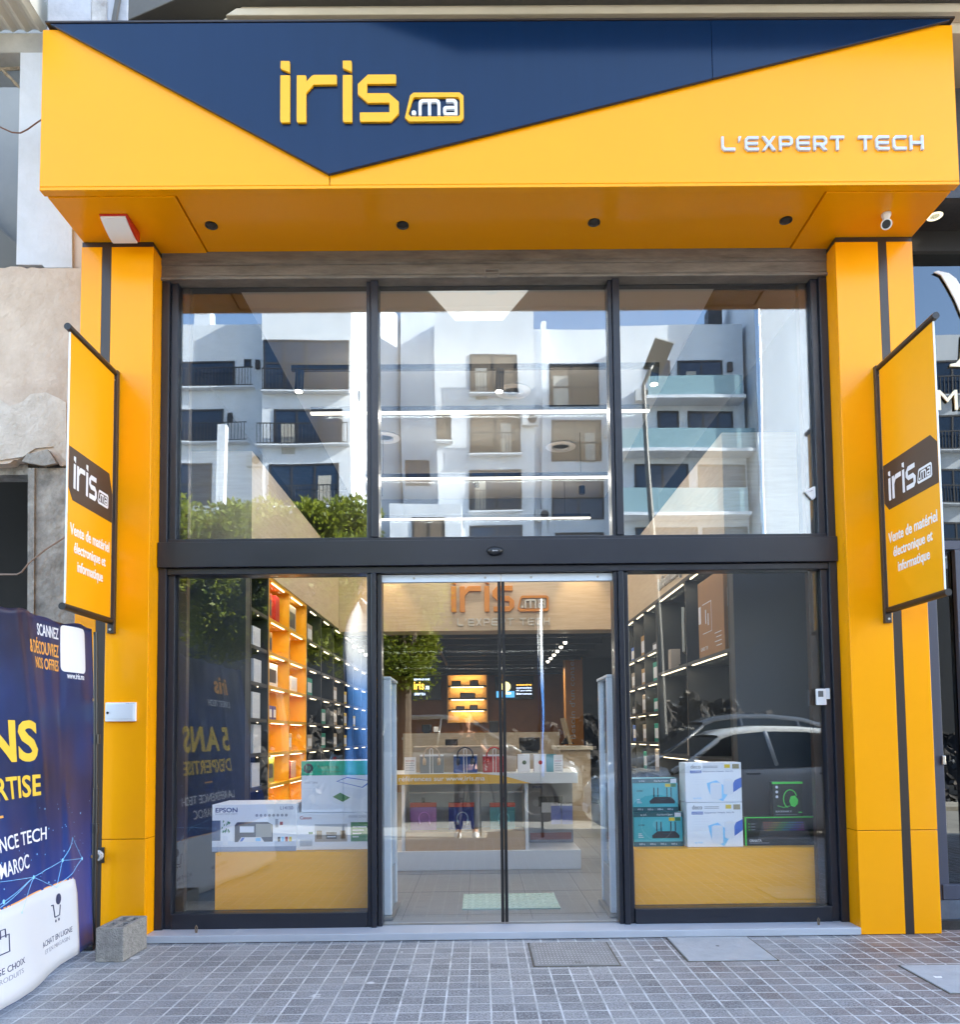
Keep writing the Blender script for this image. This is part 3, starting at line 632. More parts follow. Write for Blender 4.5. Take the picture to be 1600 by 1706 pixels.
# light network print
LN = mat('print_cyan', (.25, .6, .9), .5, emit=0); random.seed(12)
nodes = [BY(55, 1461), BY(93, 1478), BY(136, 1430), BY(103, 1433), BY(5, 1502), BY(35, 1520), BY(-40, 1540), BY(-90, 1480), BY(120, 1395)]
b = MB()
for i, j in ((0, 1), (1, 2), (0, 4), (0, 5), (0, 3), (3, 2), (1, 3), (4, 6), (0, 6), (6, 7), (7, 0), (3, 8), (8, 2)):
    n_ = 10; A, B = nodes[i], nodes[j]; b.tube([(0, A[0]+(B[0]-A[0])*k/n_, A[1]+(B[1]-A[1])*k/n_) for k in range(n_+1)], .0015, 5)
for y, z in nodes[:6]: b.lathe([(.001, -.001), (.011, 0), (.001, .001)], (0, y, z), X3, 12)
for _ in range(50): b.lathe([(.001, -.001), (random.uniform(.002, .005), 0), (.001, .001)], (0, random.uniform(-1.5, YB-.02), random.uniform(.52, .95)), X3, 7)
o = b.build('network_print', LN, t); on_cloth(o, .0038)
# frame poles
xp = P(160, 1300, YB+.03).x
for y in (YB+.03, YA-.03):
    b = MB(); b.cyl((xp, y, .031), (xp, y, 1.0), .016, n=14); b.cyl((xp, y, 1.0), (xp-.02, y, 1.99), .012, n=14)
    b.cyl((xp, y, .72), (xp, y, .78), .022, n=14); b.cyl((xp, y, 1.28), (xp, y, 1.34), .02, n=14); b.build('pole', BLACK, t)
bx('foot', BLACK, t, bxn-.25, bxn+.06, YB+.0, YB+.06, .004, .03, bevel=.004); bx('foot', BLACK, t, bxn-.25, bxn+.06, YA-.06, YA, .004, .03, bevel=.004)
MB().cyl((bxn-.02, YA, ZT-.015), (bxn-.02, YB+.03, ZT-.015), .012, n=12).build('top_rail', BLACK, t)
for py in (1165, 1428): y, z = BY(146, py); MB().lathe([(.004, 0), (.010, 0), (.010, .004), (.004, .004)], (wx(YB-.012, z)+.004, YB-.012, z), X3, 12).build('eyelet', STEEL, t)
v = P(167, 1424, -.19); t = thing('grey_pipe_outlet', 'grey round pipe stub on a black plate at the left pillar, behind the banner pole', 'pipe', v)
bx('plate', BLACK, t, v.x-.055, v.x+.03, -.205, -.1905, v.z-.05, v.z+.05, bevel=.004)
MB().lathe([(.034, 0), (.034, .02), (.026, .025), (.026, .055), (.018, .055), (.018, .01)], (v.x-.005, -.205, v.z), -Y3+X3*.25, 20).build('stub', mat('grey_pvc', (.42, .42, .43), .45), t)
# ---------------------------------------------------------------- shop building above, neighbours
t = thing('overhanging_building', 'building above the sign with a dark grey overhanging slab and pale beam', 'building', (0, .3, 5.7))
zsl = P(700, 9, -.5).z; zbm = P(700, 60, -.5).z; zmd = P(700, 24, -.58).z; ztp = P(700, 12, -.58).z
zrf = P(800, 90, -.69).z; ye = -.69-(zsl-zrf)/((zrf-1.3)/4.5); A = PZ(213, 34, zsl); B_ = PZ(300, -4, zsl); C_ = PZ(318, 43, zsl); D_ = PZ(418, 5, zsl)
fz = (Vector((0, 0, 0)), X3, Y3, Z3)
MB().prism([(A.x, A.y), (A.x+(B_.x-A.x)*(ye-A.y)/(B_.y-A.y), ye), (9, ye), (9, .6), (A.x, .6)], fz, zsl, zsl+.25).build('slab', SOFF, t, bevel=.006)
b1, b0 = P(700, 40, -.5), P(700, 11, -.5)
b = MB(); xl = P(330, 40, -.5).x
V = [(xl, -.5, zbm), (xl+.28, -.5, zsl-.002), (9, -.5, zsl-.002), (9, -.5, zbm), (xl, .3, zbm), (xl+.28, .3, zsl-.002), (9, .3, zsl-.002), (9, .3, zbm)]
b.add(V, [(0, 1, 2, 3), (4, 7, 6, 5), (0, 3, 7, 4), (1, 5, 6, 2), (0, 4, 5, 1), (3, 2, 6, 7)])
b.add([(xl+.2, -.58, zmd), (xl+.27, -.58, ztp), (9, -.58, ztp), (9, -.58, zmd), (xl+.2, -.501, zmd), (xl+.27, -.501, ztp), (9, -.501, ztp), (9, -.501, zmd)], [(0, 1, 2, 3), (4, 7, 6, 5), (0, 3, 7, 4), (1, 5, 6, 2), (0, 4, 5, 1), (3, 2, 6, 7)])
b.build('beam', CREAM, t, bevel=.006)
bx('unseen_upper_wall', PAINTW, t, -1.6, 9, .61, 6, zsl+.02, 12.5)  # out of view, height chosen so its shadow covers the pavement
bx('shop_box', DARKIN, t, -2.9, 3.2, .4, 16, 4.75, 5.58)
bx('lintel', DARKIN, t, -2.64, 2.96, .095, .125, 4.535, 4.74)
# right neighbour
t = thing('neighbour_shop', 'dark glazed neighbouring shop with gold letters, right of the yellow pillar', 'shop', (4.4, 0, 0))
xr = 2.985; BS = mat('black_stone', (.028, .027, .027), .35, var=.5, vs=60)
bx('canopy', BS, t, xr+.02, 9, -.35, .6, P(1590, 372, -.1).z-.0, 5.55)
za, zb = P(1560, 421, .0).z, P(1560, 905, .0).z
bx('header', mat('black_metal', (.03, .03, .03), .3), t, xr, 9, -.02, .3, za, za+.16)
bx('header', mat('black_metal', (.03, .03, .03), .3), t, xr, 9, .03, .3, za+.161, za+.5)
v = PZ(1558, 361, P(1590, 372, -.1).z); MB().lathe([(.045, -.004), (.05, 0), (.032, .002), (.03, .0)], (v.x, v.y, P(1590, 372, -.1).z), -Z3, 20).build('downlight', mat('lit_lamp', (.8, .75, .5), .5, emit=.22, ecol=(1, .95, .65)), t)
bx('pane', DGLASS, t, xr, 9, .02, .028, zb+.01, za)
bx('backing', BLACK, t, xr, 9, .2, .24, .1, za)
FN = mat('navy_frame', (.045, .055, .09), .4)
bx('transom', FN, t, xr, 9, -.03, .1, zb-.05, zb+.009)
ja, jb = P(1528, 1250, .0).x, P(1568, 1250, 0).x
zd0 = P(1560, 1497, .0).z
bx('door_jamb', FN, t, xr-.01, jb, -.03, .1, zd0, zb-.051, bevel=.004)
bx('door_frame', FN, t, jb+.09, 9, -.05, .1, zd0+.16, zb-.051, bevel=.004) if 0 else None
dj = P(1588, 1000, .0).x; bx('door_stile', FN, t, dj, dj+.4, -.045, -.005, zd0+.12, zb-.055, bevel=.004)
bx('door_rail', FN, t, jb-.05, 9, -.04, .08, zd0+.0, zd0+.10, bevel=.004)
bx('door_pane', DGLASS, t, jb+.001, 9, .0, .008, zd0+.101, zb-.052)
v = P(1571, 1266, -.03); bx('lock', STEEL, t, v.x-.012, v.x+.012, -.05, -.0305, v.z-.03, v.z+.03, bevel=.004)
bx('plinth', mat('blue_stone', (.06, .08, .11), .35, col2=(.12, .15, .2), vs=8), t, xr-.0, 9, -.05, .3, .06, zd0-.001)
bx('plinth_foot', BS, t, xr-.0, 9, -.09, .3, .002, .059)
GOLD = mat('pale_gold', (.80, .76, .55), .35)
def npoly(pts, m=WHITE): return [(P(x, y, .015).x, P(x, y, .015).z) for x, y in pts]
fN = front(.015)
MB().prism(npoly([(1555, 455), (1562, 453), (1580, 457), (1592, 466), (1602, 482), (1640, 560), (1640, 600), (1600, 524), (1590, 500), (1578, 478), (1567, 460)]), fN, .002, .012).build('letter', WHITE, t)
MB().prism(npoly([(1582, 608), (1592, 606), (1599, 598), (1601, 560), (1640, 560), (1640, 612), (1582, 612)]), fN, .002, .012).build('letter', GOLD, t)
r = (P(1562, 684, .015).x, P(1562, 684, .015).x+.30, P(1562, 684, .015).z, P(1562, 651, .015).z); text('letter', 'MA', fN, r, GOLD, t, .01, .0, d0=.002)
bx('unseen_upper_wall', PAINTW, t, 9.2, 42, .6, 6, 0, 12.5); bx('unseen_upper_wall', mat('grey_render', (.3, .29, .28), .8), t, xr+.05, 9.1, .6, 6, 5.6, 5.8)  # tall first block is unseen, added to keep sun off the pavement

# left unfinished building
t = thing('unfinished_building', 'unfinished concrete and plaster building left of the yellow pillar', 'building', (-3.4, 0, 0))
YW = .0; F0 = front(YW)
g = lambda pts, Y=YW: [(P(x, y, Y).x, P(x, y, Y).z) for x, y in pts]
random.seed(5)
def jag(a, c, n=14, amp=5):
    return [(a[0]+(c[0]-a[0])*i/n+random.uniform(-amp, amp)*.3, a[1]+(c[1]-a[1])*i/n+random.uniform(-amp, amp)) for i in range(1, n)]
# pillar beside the upper opening, beam over it, opening behind
MB().prism(g([(33, 86), (70, 86), (90, 200), (150, 330), (150, 470), (73, 446), (27, 440)]), F0, -.2, 0).build('upper_pillar', PLAST2, t) if 0 else None
MB().prism(g([(34, 88), (120, 88), (120, 446), (74, 446), (70, 441), (27, 441)]), F0, -.25, -.0).build('upper_pillar', mat('lime_plaster', (.52, .53, .54), .9, col2=(.66, .68, .72), vs=2.5, bump=.25, bs=25), t)
MB().prism(g([(-260, 55), (120, 55), (120, 87.5), (-260, 89)]), F0, -.25, 0.0).build('upper_beam', PLAST2, t, bevel=.006)
MB().prism(g([(-260, 89), (33.5, 89), (33.5, 117), (-260, 117)], .12), front(.12), -.15, 0.0).build('lintel', mat('lintel_plaster', (.40, .42, .42), .9, var=.15, vs=5), t)
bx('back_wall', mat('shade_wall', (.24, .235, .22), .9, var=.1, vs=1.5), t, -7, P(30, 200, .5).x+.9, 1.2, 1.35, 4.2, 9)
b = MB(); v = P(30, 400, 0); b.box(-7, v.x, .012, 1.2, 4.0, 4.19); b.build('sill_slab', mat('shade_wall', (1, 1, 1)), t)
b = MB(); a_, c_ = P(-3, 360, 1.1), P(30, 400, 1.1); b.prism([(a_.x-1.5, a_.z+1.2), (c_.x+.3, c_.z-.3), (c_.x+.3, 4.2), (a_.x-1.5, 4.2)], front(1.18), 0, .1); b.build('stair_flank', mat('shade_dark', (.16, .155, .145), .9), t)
# plaster wall with broken lower edge
low = [(-260, 776), (0, 773)]+jag((0, 773), (47, 760), 8, 3)+[(47, 768), (52, 758), (66, 757), (84, 752), (92, 763), (100, 776), (118, 775), (150, 778)]
top = [(150, 447), (72, 447)]+jag((72, 447), (0, 445), 8, 2)+[(-260, 444)]
MB().prism(g(low+top), F0, -.2, .0).build('plaster_wall', PLAST, t)
MB().prism(g([(76, 330), (150, 330), (150, 446.5), (77, 446.5), (75, 430)], .02), front(.02), -.15, 0).build('plaster_wall', mat('pink_plaster', (.56, .46, .38), .9, var=.12, vs=3, bump=.3, bs=25), t)
# a lower crust where render fell off
MB().prism(g([(-260, 672), (0, 666), (18, 678), (40, 670), (52, 658), (78, 655), (98, 664), (112, 672), (112, 770), (90, 745), (60, 748), (40, 762), (0, 768), (-260, 770)]), F0, .001, .012).build('render_crust', mat('worn_render', (.46, .38, .30), .95, col2=(.68, .60, .51), vs=5, bump=.6, bs=40), t)
MB().prism(g([(42, 772), (50, 760), (66, 757), (84, 752), (92, 763), (99, 775), (80, 779), (60, 776)]), F0, .013, .04).build('mortar_lump', CONC, t)
MB().prism(g([(47, 778), (150, 778), (150, 1600), (47, 1600)]), front(.0), -.25, -.01).build('concrete_column', CONC, t, bevel=.008)
MB().prism(g([(47, 780), (58, 780), (54, 1600), (44, 1600)]), front(.0), -.009, .004).build('formwork_ridge', CONC, t)
MB().prism(g([(-260, 774), (46.5, 774), (46.5, 791), (-260, 793)], .08), front(.08), -.15, 0).build('timber_lintel', CONC, t)
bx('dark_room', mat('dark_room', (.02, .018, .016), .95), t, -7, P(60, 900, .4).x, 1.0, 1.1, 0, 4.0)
# top: ribbed balcony soffit, pillar, peeled paint, strut
RB_ = mat('ribbed_soffit', (.60, .56, .46), .75, var=.06, vs=3)
zt_ = P(40, 50, .0).z; a_ = PZ(77, 52, zt_)
b = MB(); b.box(-7, a_.x, -1.6, .02, zt_+.02, zt_+.2)
k = -7
while k < a_.x-.02:
    b.add([(k, -1.6, zt_+.02), (k+.035, -1.6, zt_-.002), (k+.07, -1.6, zt_+.02), (k, .02, zt_+.02), (k+.035, .02, zt_-.002), (k+.07, .02, zt_+.02)], [(0, 1, 4, 3), (1, 2, 5, 4), (0, 2, 1), (3, 4, 5)]); k += .10
b.build('ribbed_soffit', RB_, t)
MB().prism(g([(80, -60), (152, -60), (150, 52), (80, 52)], -.1), front(-.1), -.5, 0).build('roof_pillar', mat('blue_grey_plaster', (.47, .48, .51), .9, var=.15, vs=5, bump=.3, bs=20), t)
MB().prism(g([(152.5, -60), (177, -60), (176, 52), (150.5, 52)], -.1), front(-.1), -.5, -.01).build('peeled_strip', mat('peeled_paint', (.25, .22, .20), .9, col2=(.80, .78, .74), vs=4.5, bump=.5, bs=30), t)
MB().prism(g([(177.5, -60), (214, -60), (211, 52), (176.5, 52)], -.08), front(-.08), -.5, 0).build('roof_pillar', mat('blue_grey_plaster', (1, 1, 1)), t)
MB().prism(g([(201, -30), (208, -30), (194, 52), (187, 52)], -.085), front(-.085), .006, .03).build('strut', SOFF, t)
bx('core', DARKIN, t, -12, -3.35, 1.4, 6, .0, 6.6)
# cables
WIR = mat('old_cable', (.16, .07, .04), .7)
t2 = thing('loose_cable', 'thin brown cable sagging between the upper opening and the sign', 'cable', P(30, 215, -.1))
MB().tube([P(-60, 195, -.1), P(-20, 205, -.1), P(0, 212, -.1), P(20, 221, -.1), P(34, 222, -.1), P(46, 216, -.12), P(64, 203, -.14), P(72, 198, -.2)], .005, 6).build('cable', WIR, t2)
t2 = thing('loose_cable', 'brown cable bending out of the dark lower opening towards the banner', 'cable', P(40, 950, -.1))
MB().tube([P(-80, 957, .0), P(0, 957, -.02), P(28, 957, -.04), P(36, 953, -.05), P(48, 938, -.05), P(75, 916, -.06), P(108, 895, -.08), P(125, 880, -.12)], .006, 6).build('cable', mat('rubber_cable', (.28, .19, .14), .7), t2)
t2 = thing('torn_strip', 'torn curled strip hanging in the upper grey opening', 'strip', P(15, 120, .1))
b = MB(); b.tube([P(-40, 117, .08), P(5, 116, .08), P(33, 114.5, .08)], .012, 5); b.tube([P(5, 117, .08), P(10, 124, .07), P(18, 131, .06), P(26, 140, .06), P(33, 147, .06)], [.012, .014, .01, .013, .006], 5); b.build('strip', mat('torn_felt', (.30, .24, .17), .95, var=.6, vs=30), t2)

# ================================================================ across the street (seen mirrored in the glass)
AW = mat('white_facade', (.60, .635, .69), .8, col2=(.72, .76, .81), vs=.9, bump=.08, bs=4, stretch=(1, 1, .3))
AG = mat('facade_window', (.012, .03, .065), .08, spec=.6); AFR = mat('facade_frame', (.03, .03, .035), .5)  # window base tinted blue in place of reflected sky
APB = mat('brown_blind', (.13, .10, .075), .7); ARL = mat('railing_metal', (.03, .03, .035), .5); AGB = mat('balcony_glass', (.25, .38, .42), .1)
AP = thing('apartment_building', 'white stepped apartment building with dark windows and balconies across the street', 'building', (0, -34, 0))
def mx(px, d): return M(px, 700, d).x
def mz(py, d, px=800): return M(px, py, d).z
def vol(p0, p1, py_top, d, back=12, name='wall', m=AW): return bx(name, m, AP, mx(p0, d), mx(p1, d), -d-back, -d, -.1, mz(py_top, d, (p0+p1)/2))
vol(60, 437, 541, 33.2); vol(437, 583, 480, 32.2)
# slanted side wall catching the sun
a_, c_ = M(583, 700, 32.2), M(671, 700, 37.5)
b = MB(); zt_ = mz(470, 34); b.prism([(a_.x, a_.y), (c_.x, c_.y), (c_.x, -44), (a_.x, -44)], fz, -.1, zt_); b.build('side_wall', AW, AP)
vol(671, 730, 478, 37.0); vol(729.5, 888, 470, 33); vol(888, 1035, 548, 34.2); vol(901, 910, 535, 33.9, 2, 'fin'); vol(1035, 1243, 541, 31.5); vol(1243, 1262, 500, 33); vol(1262, 1420, 430, 30.5)
vol(1425, 2000, 556, 31, 12)
vol(650, 769, 838, 31.0, 6, 'lower_wing')
def win(x0, x1, y0, y1, d, n=2, blind=False, rail=None, glassrail=None, mid=None):
    a, c = mx(x0, d), mx(x1, d); z1, z0 = mz(y0, d, (x0+x1)/2), mz(y1, d, (x0+x1)/2); y = -d
    b = MB(); fw = .09
    b.box(a, c, y+.003, y+.05, z1-fw, z1); b.box(a, c, y+.003, y+.05, z0, z0+fw*.6); b.box(a, a+fw, y+.003, y+.05, z0+fw*.6, z1-fw); b.box(c-fw, c, y+.003, y+.05, z0+fw*.6, z1-fw)
    for i in range(1, n): xx = a+(c-a)*i/n; b.box(xx-fw/2, xx+fw/2, y+.003, y+.045, z0+fw*.6, z1-fw)
    if mid: zz = z0+(z1-z0)*mid; b.box(a+fw, c-fw, y+.003, y+.04, zz-.05, zz+.05)
    f = b.build('window', AFR, AP); bx('pane', APB if blind else AG, f, a+.02, c-.02, y+.002, y+.02, z0+.02, z1-.02)
    if rail:
        p0, p1, q0 = rail; xa, xb = mx(p0, d), mx(p1, d); zr = mz(q0, d, p0); b = MB(); b.box(xa, xb, y+.30, y+.34, zr-.05, zr); b.box(xa, xb, y+.30, y+.34, z0, z0+.05)
        k = xa
        while k < xb: b.box(k, k+.03, y+.305, y+.335, z0+.05, zr-.05); k += .17
        b.build('railing', ARL, AP); bx('balcony_slab', AW, AP, xa-.05, xb+.05, y+.001, y+.36, z0-.08, z0-.01)
    if glassrail:
        p0, p1, q0 = glassrail; xa, xb = mx(p0, d-.8), mx(p1, d-.8); zr = mz(q0, d-.8, p0); zb_ = mz(y1, d-.8, p0)
        bx('glass_balustrade', AGB, AP, xa, xb, y+.8, y+.83, zb_, zr); bx('balcony_slab', AW, AP, xa-.1, xb+.1, y+.001, y+.95, zb_-.16, zb_-.01)
win(240, 386, 602, 647, 33.2, 2, rail=(240, 423, 617)); win(403, 417, 599, 612, 33.2, 1); win(240, 369, 681, 737, 33.2, 2, rail=(240, 412, 707)); win(240, 352, 771, 842, 33.2, 2, mid=.5); win(240, 345, 865, 930, 33.2, 2)
win(440, 580, 566, 653, 32.2, 4, rail=(440, 580, 618), blind=False, mid=.55); win(457, 569, 681, 742, 32.2, 3, rail=(430, 580, 708)); win(448, 563, 773, 846, 32.2, 3, rail=(448, 563, 812)); win(530, 563, 872, 915, 32.2, 1)
win(782, 862, 591, 657, 33, 2, True, rail=(782, 862, 624)); win(782, 864, 684, 756, 33, 2, True, rail=(782, 864, 722)); win(781, 865, 781, 852, 33, 2, rail=(781, 865, 818)); win(781, 867, 875, 940, 33, 2)
win(694, 728, 668, 734, 37, 1, rail=(672, 755, 698)) if 0 else win(729.8-0, 752, 688, 734, 33, 1, True, rail=(730, 754, 699)); win(676, 716, 766, 808, 37.0, 2); win(684, 741, 861, 930, 31, 2, True)
win(914, 1000, 605, 675, 34.2, 2, True, mid=.45); win(918, 1003, 698, 768, 34.2, 2, True, mid=.45); win(919, 1006, 795, 866, 34.2, 2, mid=.5); win(924, 1005, 888, 940, 34.2, 2)
win(1088, 1119, 599, 658, 31.5, 1); win(1130, 1209, 600, 658, 31.5, 2, glassrail=(1085, 1241, 625)); win(1098, 1130, 684, 747, 31.5, 1); win(1144, 1224, 684, 747, 31.5, 3, glassrail=(1040, 1258, 713)); win(1061, 1142, 773, 852, 31.5, 2); win(1158, 1240, 773, 854, 31.5, 2, glassrail=(1040, 1243, 813)); win(1059, 1156, 878, 930, 31.5, 2); win(1165, 1240, 878, 930, 31.5, 2)
for q in (1470, 1560, 1650):
    for k in range(4): win(q, q+62, 600+90*k, 660+90*k, 31, 2, rail=(q, q+62, 630+90*k))
for px, py, d in ((430, 608, 33.2), (380, 695, 33.2), (1219, 611, 31.5), (622, 643, 32.9)):
    v = M(px, py, d-.05); bx('wall_lamp', AFR, AP, v.x-.12, v.x+.12, v.y-.1, v.y+.12, v.z-.22, v.z+.22)
for px, py, d in ((880, 700, 33), (745, 790, 36.9), (1020, 720, 34.2), (1075, 660, 31.5), (425, 770, 33.2), (1250, 690, 32.9), (905, 860, 34.2)):
    v = M(px, py, d); bx('air_conditioner', mat('ac_case', (.55, .56, .57), .5), AP, v.x-.42, v.x+.42, v.y+.001, v.y+.32, v.z-.3, v.z+.3, bevel=.02)
    MB().cyl((v.x+.1, v.y+.321, v.z), (v.x+.1, v.y+.33, v.z), .22, n=16).build('fan_grille', AFR, AP)
for px, py, w_, d in ((800, 600, .6, 33), (840, 690, .5, 33), (935, 610, .9, 34.2), (985, 705, .5, 34.2), (800, 786, .5, 33), (480, 690, .7, 32.2), (540, 780, .6, 32.2), (1150, 605, .5, 31.5)):
    v = M(px, py+38, d); bx('curtain', mat('curtain', (.42, .40, .36), .9, var=.2, vs=3, stretch=(8, 1, .2)), AP, v.x-w_/2, v.x+w_/2, v.y+.021, v.y+.03, v.z-.85, v.z+.75)
MB().cyl((mx(1266, 30.4), -30.3, 0), (mx(1265, 30.4), -30.3, mz(500, 30.4)), .13, n=12).build('drain_pipe', mat('zinc_pipe', (.7, .72, .75), .15, metal=.9), AP)
b = MB(); v0 = M(366, 705, 30); b.box(v0.x-.18, v0.x+.18, -30.4, -30, 0, v0.z); b.build('free_pillar', AW, AP)
for px, py in ((1195, 540), (330, 540)): v = M(px, py, 33.5); bx('chimney', AFR if px > 1000 else AW, AP, v.x-.4, v.x+.4, v.y-1, v.y-.2, v.z-.6, v.z+1.0)
# wall and rubble of the demolition site, shade put into their dark colours
t = thing('site_wall', 'long shaded dark grey boundary wall behind the rubble across the street', 'wall', (0, -14, 0))
SW = mat('site_wall', (.035, .040, .047), .9, var=.2, vs=1.2, bump=.3, bs=12)
zl, zr_ = mz(955, 14, 1200), mz(985, 14, 500)
MB().prism([(-14, 0), (15, 0), (15, zl), (M(660, 900, 14).x, zl), (M(655, 900, 14).x, zl-.5), (-14, zl-.6)], front(-14), -.25, 0).build('wall', SW, t)
random.seed(11)
RUB = mat('rubble', (.045, .04, .036), .95, var=.6, vs=5, bump=.8, bs=18)
b = MB(); NX, NYY = 220, 42; V = []
for i in range(NX+1):
    for j in range(NYY+1):
        x = -9+21*i/NX; f = j/NYY; y = -9.6-3.9*f; h = (1.15+.9*math.exp(-((x-4.6)/2.6)**2)+.7*math.exp(-((x+3.2)/1.5)**2))*math.sin(f*math.pi*.62)
        V.append((x+random.uniform(-.03, .03), y+random.uniform(-.03, .03), max(0, h*(1+.12*math.sin(x*5.1+f*9)*math.cos(x*2.3-f*14)+.1*math.sin(x*11+f*21))+random.uniform(-.05, .05))-.1))
b.add(V, [(i*(NYY+1)+j, (i+1)*(NYY+1)+j, (i+1)*(NYY+1)+j+1, i*(NYY+1)+j+1) for i in range(NX) for j in range(NYY)])
for _ in range(1900):
    i = random.randrange(len(V)); p = Vector(V[i]); s = random.uniform(.03, .12); T = Matrix.Translation(p) @ Matrix.Rotation(random.uniform(0, 6), 4, Vector((random.random()-.5, random.random()-.5, random.random()-.5))); b.obox(T, -s, s, -s*random.uniform(.3, 1), s*.6, -s*.4, s*random.uniform(.1, .6), random.choice((0, 0, 1, 2)))
o = b.build('rubble', [RUB, mat('rubble_pale', (.15, .13, .11), .95, var=.4, vs=6), mat('rubble_grey', (.08, .085, .09), .9, var=.4, vs=6)]); o['kind'] = 'stuff'
# tree
def leaf_mat():
    m = mat('leaf', (.09, .15, .015), .45, spec=.4, col2=(.30, .32, .03), vs=2.0); b = m.node_tree.nodes['Principled BSDF']; b.inputs['Transmission Weight'].default_value = 0
    n = m.node_tree.nodes; L = m.node_tree.links; tl = n.new('ShaderNodeBsdfTranslucent'); tl.inputs[0].default_value = (.30, .34, .03, 1); mx_ = n.new('ShaderNodeMixShader'); mx_.inputs[0].default_value = .45
    L.new(b.outputs[0], mx_.inputs[1]); L.new(tl.outputs[0], mx_.inputs[2]); L.new(mx_.outputs[0], n['Material Output'].inputs[0]); return m
def tree(label, base, clumps, n, ls):
    t = thing('leafy_tree', label, 'tree', base); bs = Vector(base); random.seed(int(abs(base[0])*100)); top = Vector((sum(c[0] for c in clumps)/len(clumps), base[1], min(c[2]-c[3]*.4 for c in clumps)))
    b = MB(); b.tube([bs-Vector((0, 0, .1)), bs+(top-bs)*.5+Vector((.1, 0, 0)), top], [.16, .12, .10], 10)
    for c in clumps: q = Vector(c[:3]); b.tube([top, top+(q-top)*.5+Vector((0, .1, .1)), q+Vector((0, 0, c[3]*.3))], [.08, .05, .015], 7)
    b.build('trunk', mat('bark', (.11, .085, .06), .9, var=.3, vs=10), t)
    b = MB(); w = [c[3]**3 for c in clumps]
    subs = []
    for c in clumps:
        for _ in range(int(14*c[3]**1.5)+6):
            d = Vector((random.gauss(0, 1), random.gauss(0, 1), random.gauss(0, 1))).normalized()*random.uniform(.45, 1)
            subs.append((Vector((c[0]+d.x*c[3], c[1]+d.y*c[3]*.8, c[2]+d.z*c[3]*.8)), random.uniform(.22, .5)))
    for _ in range(n):
        q, r = random.choice(subs); d = Vector((random.gauss(0, 1), random.gauss(0, 1), random.gauss(0, 1))).normalized()*r*random.uniform(.3, 1); p = q+d
        dirn = (d.normalized()*.6+Vector((random.uniform(-1, 1), random.uniform(-1, 1), random.uniform(-.2, 1)))).normalized(); sd = dirn.orthogonal(); sd = Matrix.Rotation(random.uniform(0, 6.3), 3, dirn)@sd
        l = ls*random.uniform(.6, 1.25); wd = l*.22
        b.add([p, p+dirn*l*.5+sd*wd, p+dirn*l, p+dirn*l*.5-sd*wd], [(0, 1, 2, 3)])
    b.build('crown', leaf_mat(), t)
def cl(px, py, d, r): v = M(px, py, d); return (v.x, v.y, v.z, r)
v = M(470, 1225, 8.6)
tree('broad leafy street tree with sunlit top, mirrored in the left panes', (v.x, v.y, -.1), [cl(330, 960, 8.2, .95), cl(430, 930, 8.6, 1.0), cl(520, 980, 8.4, .9), cl(590, 945, 8.8, .75), cl(400, 1030, 8.6, .8), cl(540, 1060, 8.8, .7), cl(320, 885, 8.2, .55), cl(395, 890, 8.5, .5), cl(455, 880, 8.8, .5), cl(520, 885, 8.6, .55), cl(585, 880, 8.8, .45), cl(300, 940, 8.2, .6)], 70000, .095)
v = M(672, 1225, 7.2)
tree('narrow leafy street tree mirrored in the left door leaf', (v.x-.2, v.y, -.1), [cl(668, 1010, 7.2, .48), cl(682, 1075, 7.2, .5), cl(652, 1120, 7.3, .38), cl(705, 1000, 7.2, .3), cl(655, 960, 7.2, .3)], 17000, .08)
# street lamp
v = M(1094, 900, 11); zt_ = M(1080, 640, 11).z
t = thing('street_lamp', 'tall slim solar street lamp with tilted panel head, mirrored in the right pane', 'street lamp', (v.x, v.y, -.1))
LMT = mat('lamp_post_metal', (.16, .155, .14), .5)
xt = M(1076, 640, 11).x
MB().tube([(v.x+.05, v.y, -.1), (v.x, v.y, 3), (xt, v.y, zt_)], [.075, .06, .045], 10).build('pole', LMT, t)
h0 = M(1076, 640, 11); h1 = M(1094, 598, 11); MB().tube([h0, (h0+h1)/2+Vector((0, .1, .03)), h1], .04, 8).build('arm', LMT, t)
T = Matrix.Translation(h1+Vector((.02, .1, .05)))@Matrix.Rotation(R(18), 4, 'Y')@Matrix.Rotation(R(35), 4, 'X'); MB().obox(T, -.17, .22, -.35, .35, -.03, .03).build('panel_head', mat('lamp_head', (.22, .2, .16), .5), t, bevel=.01)
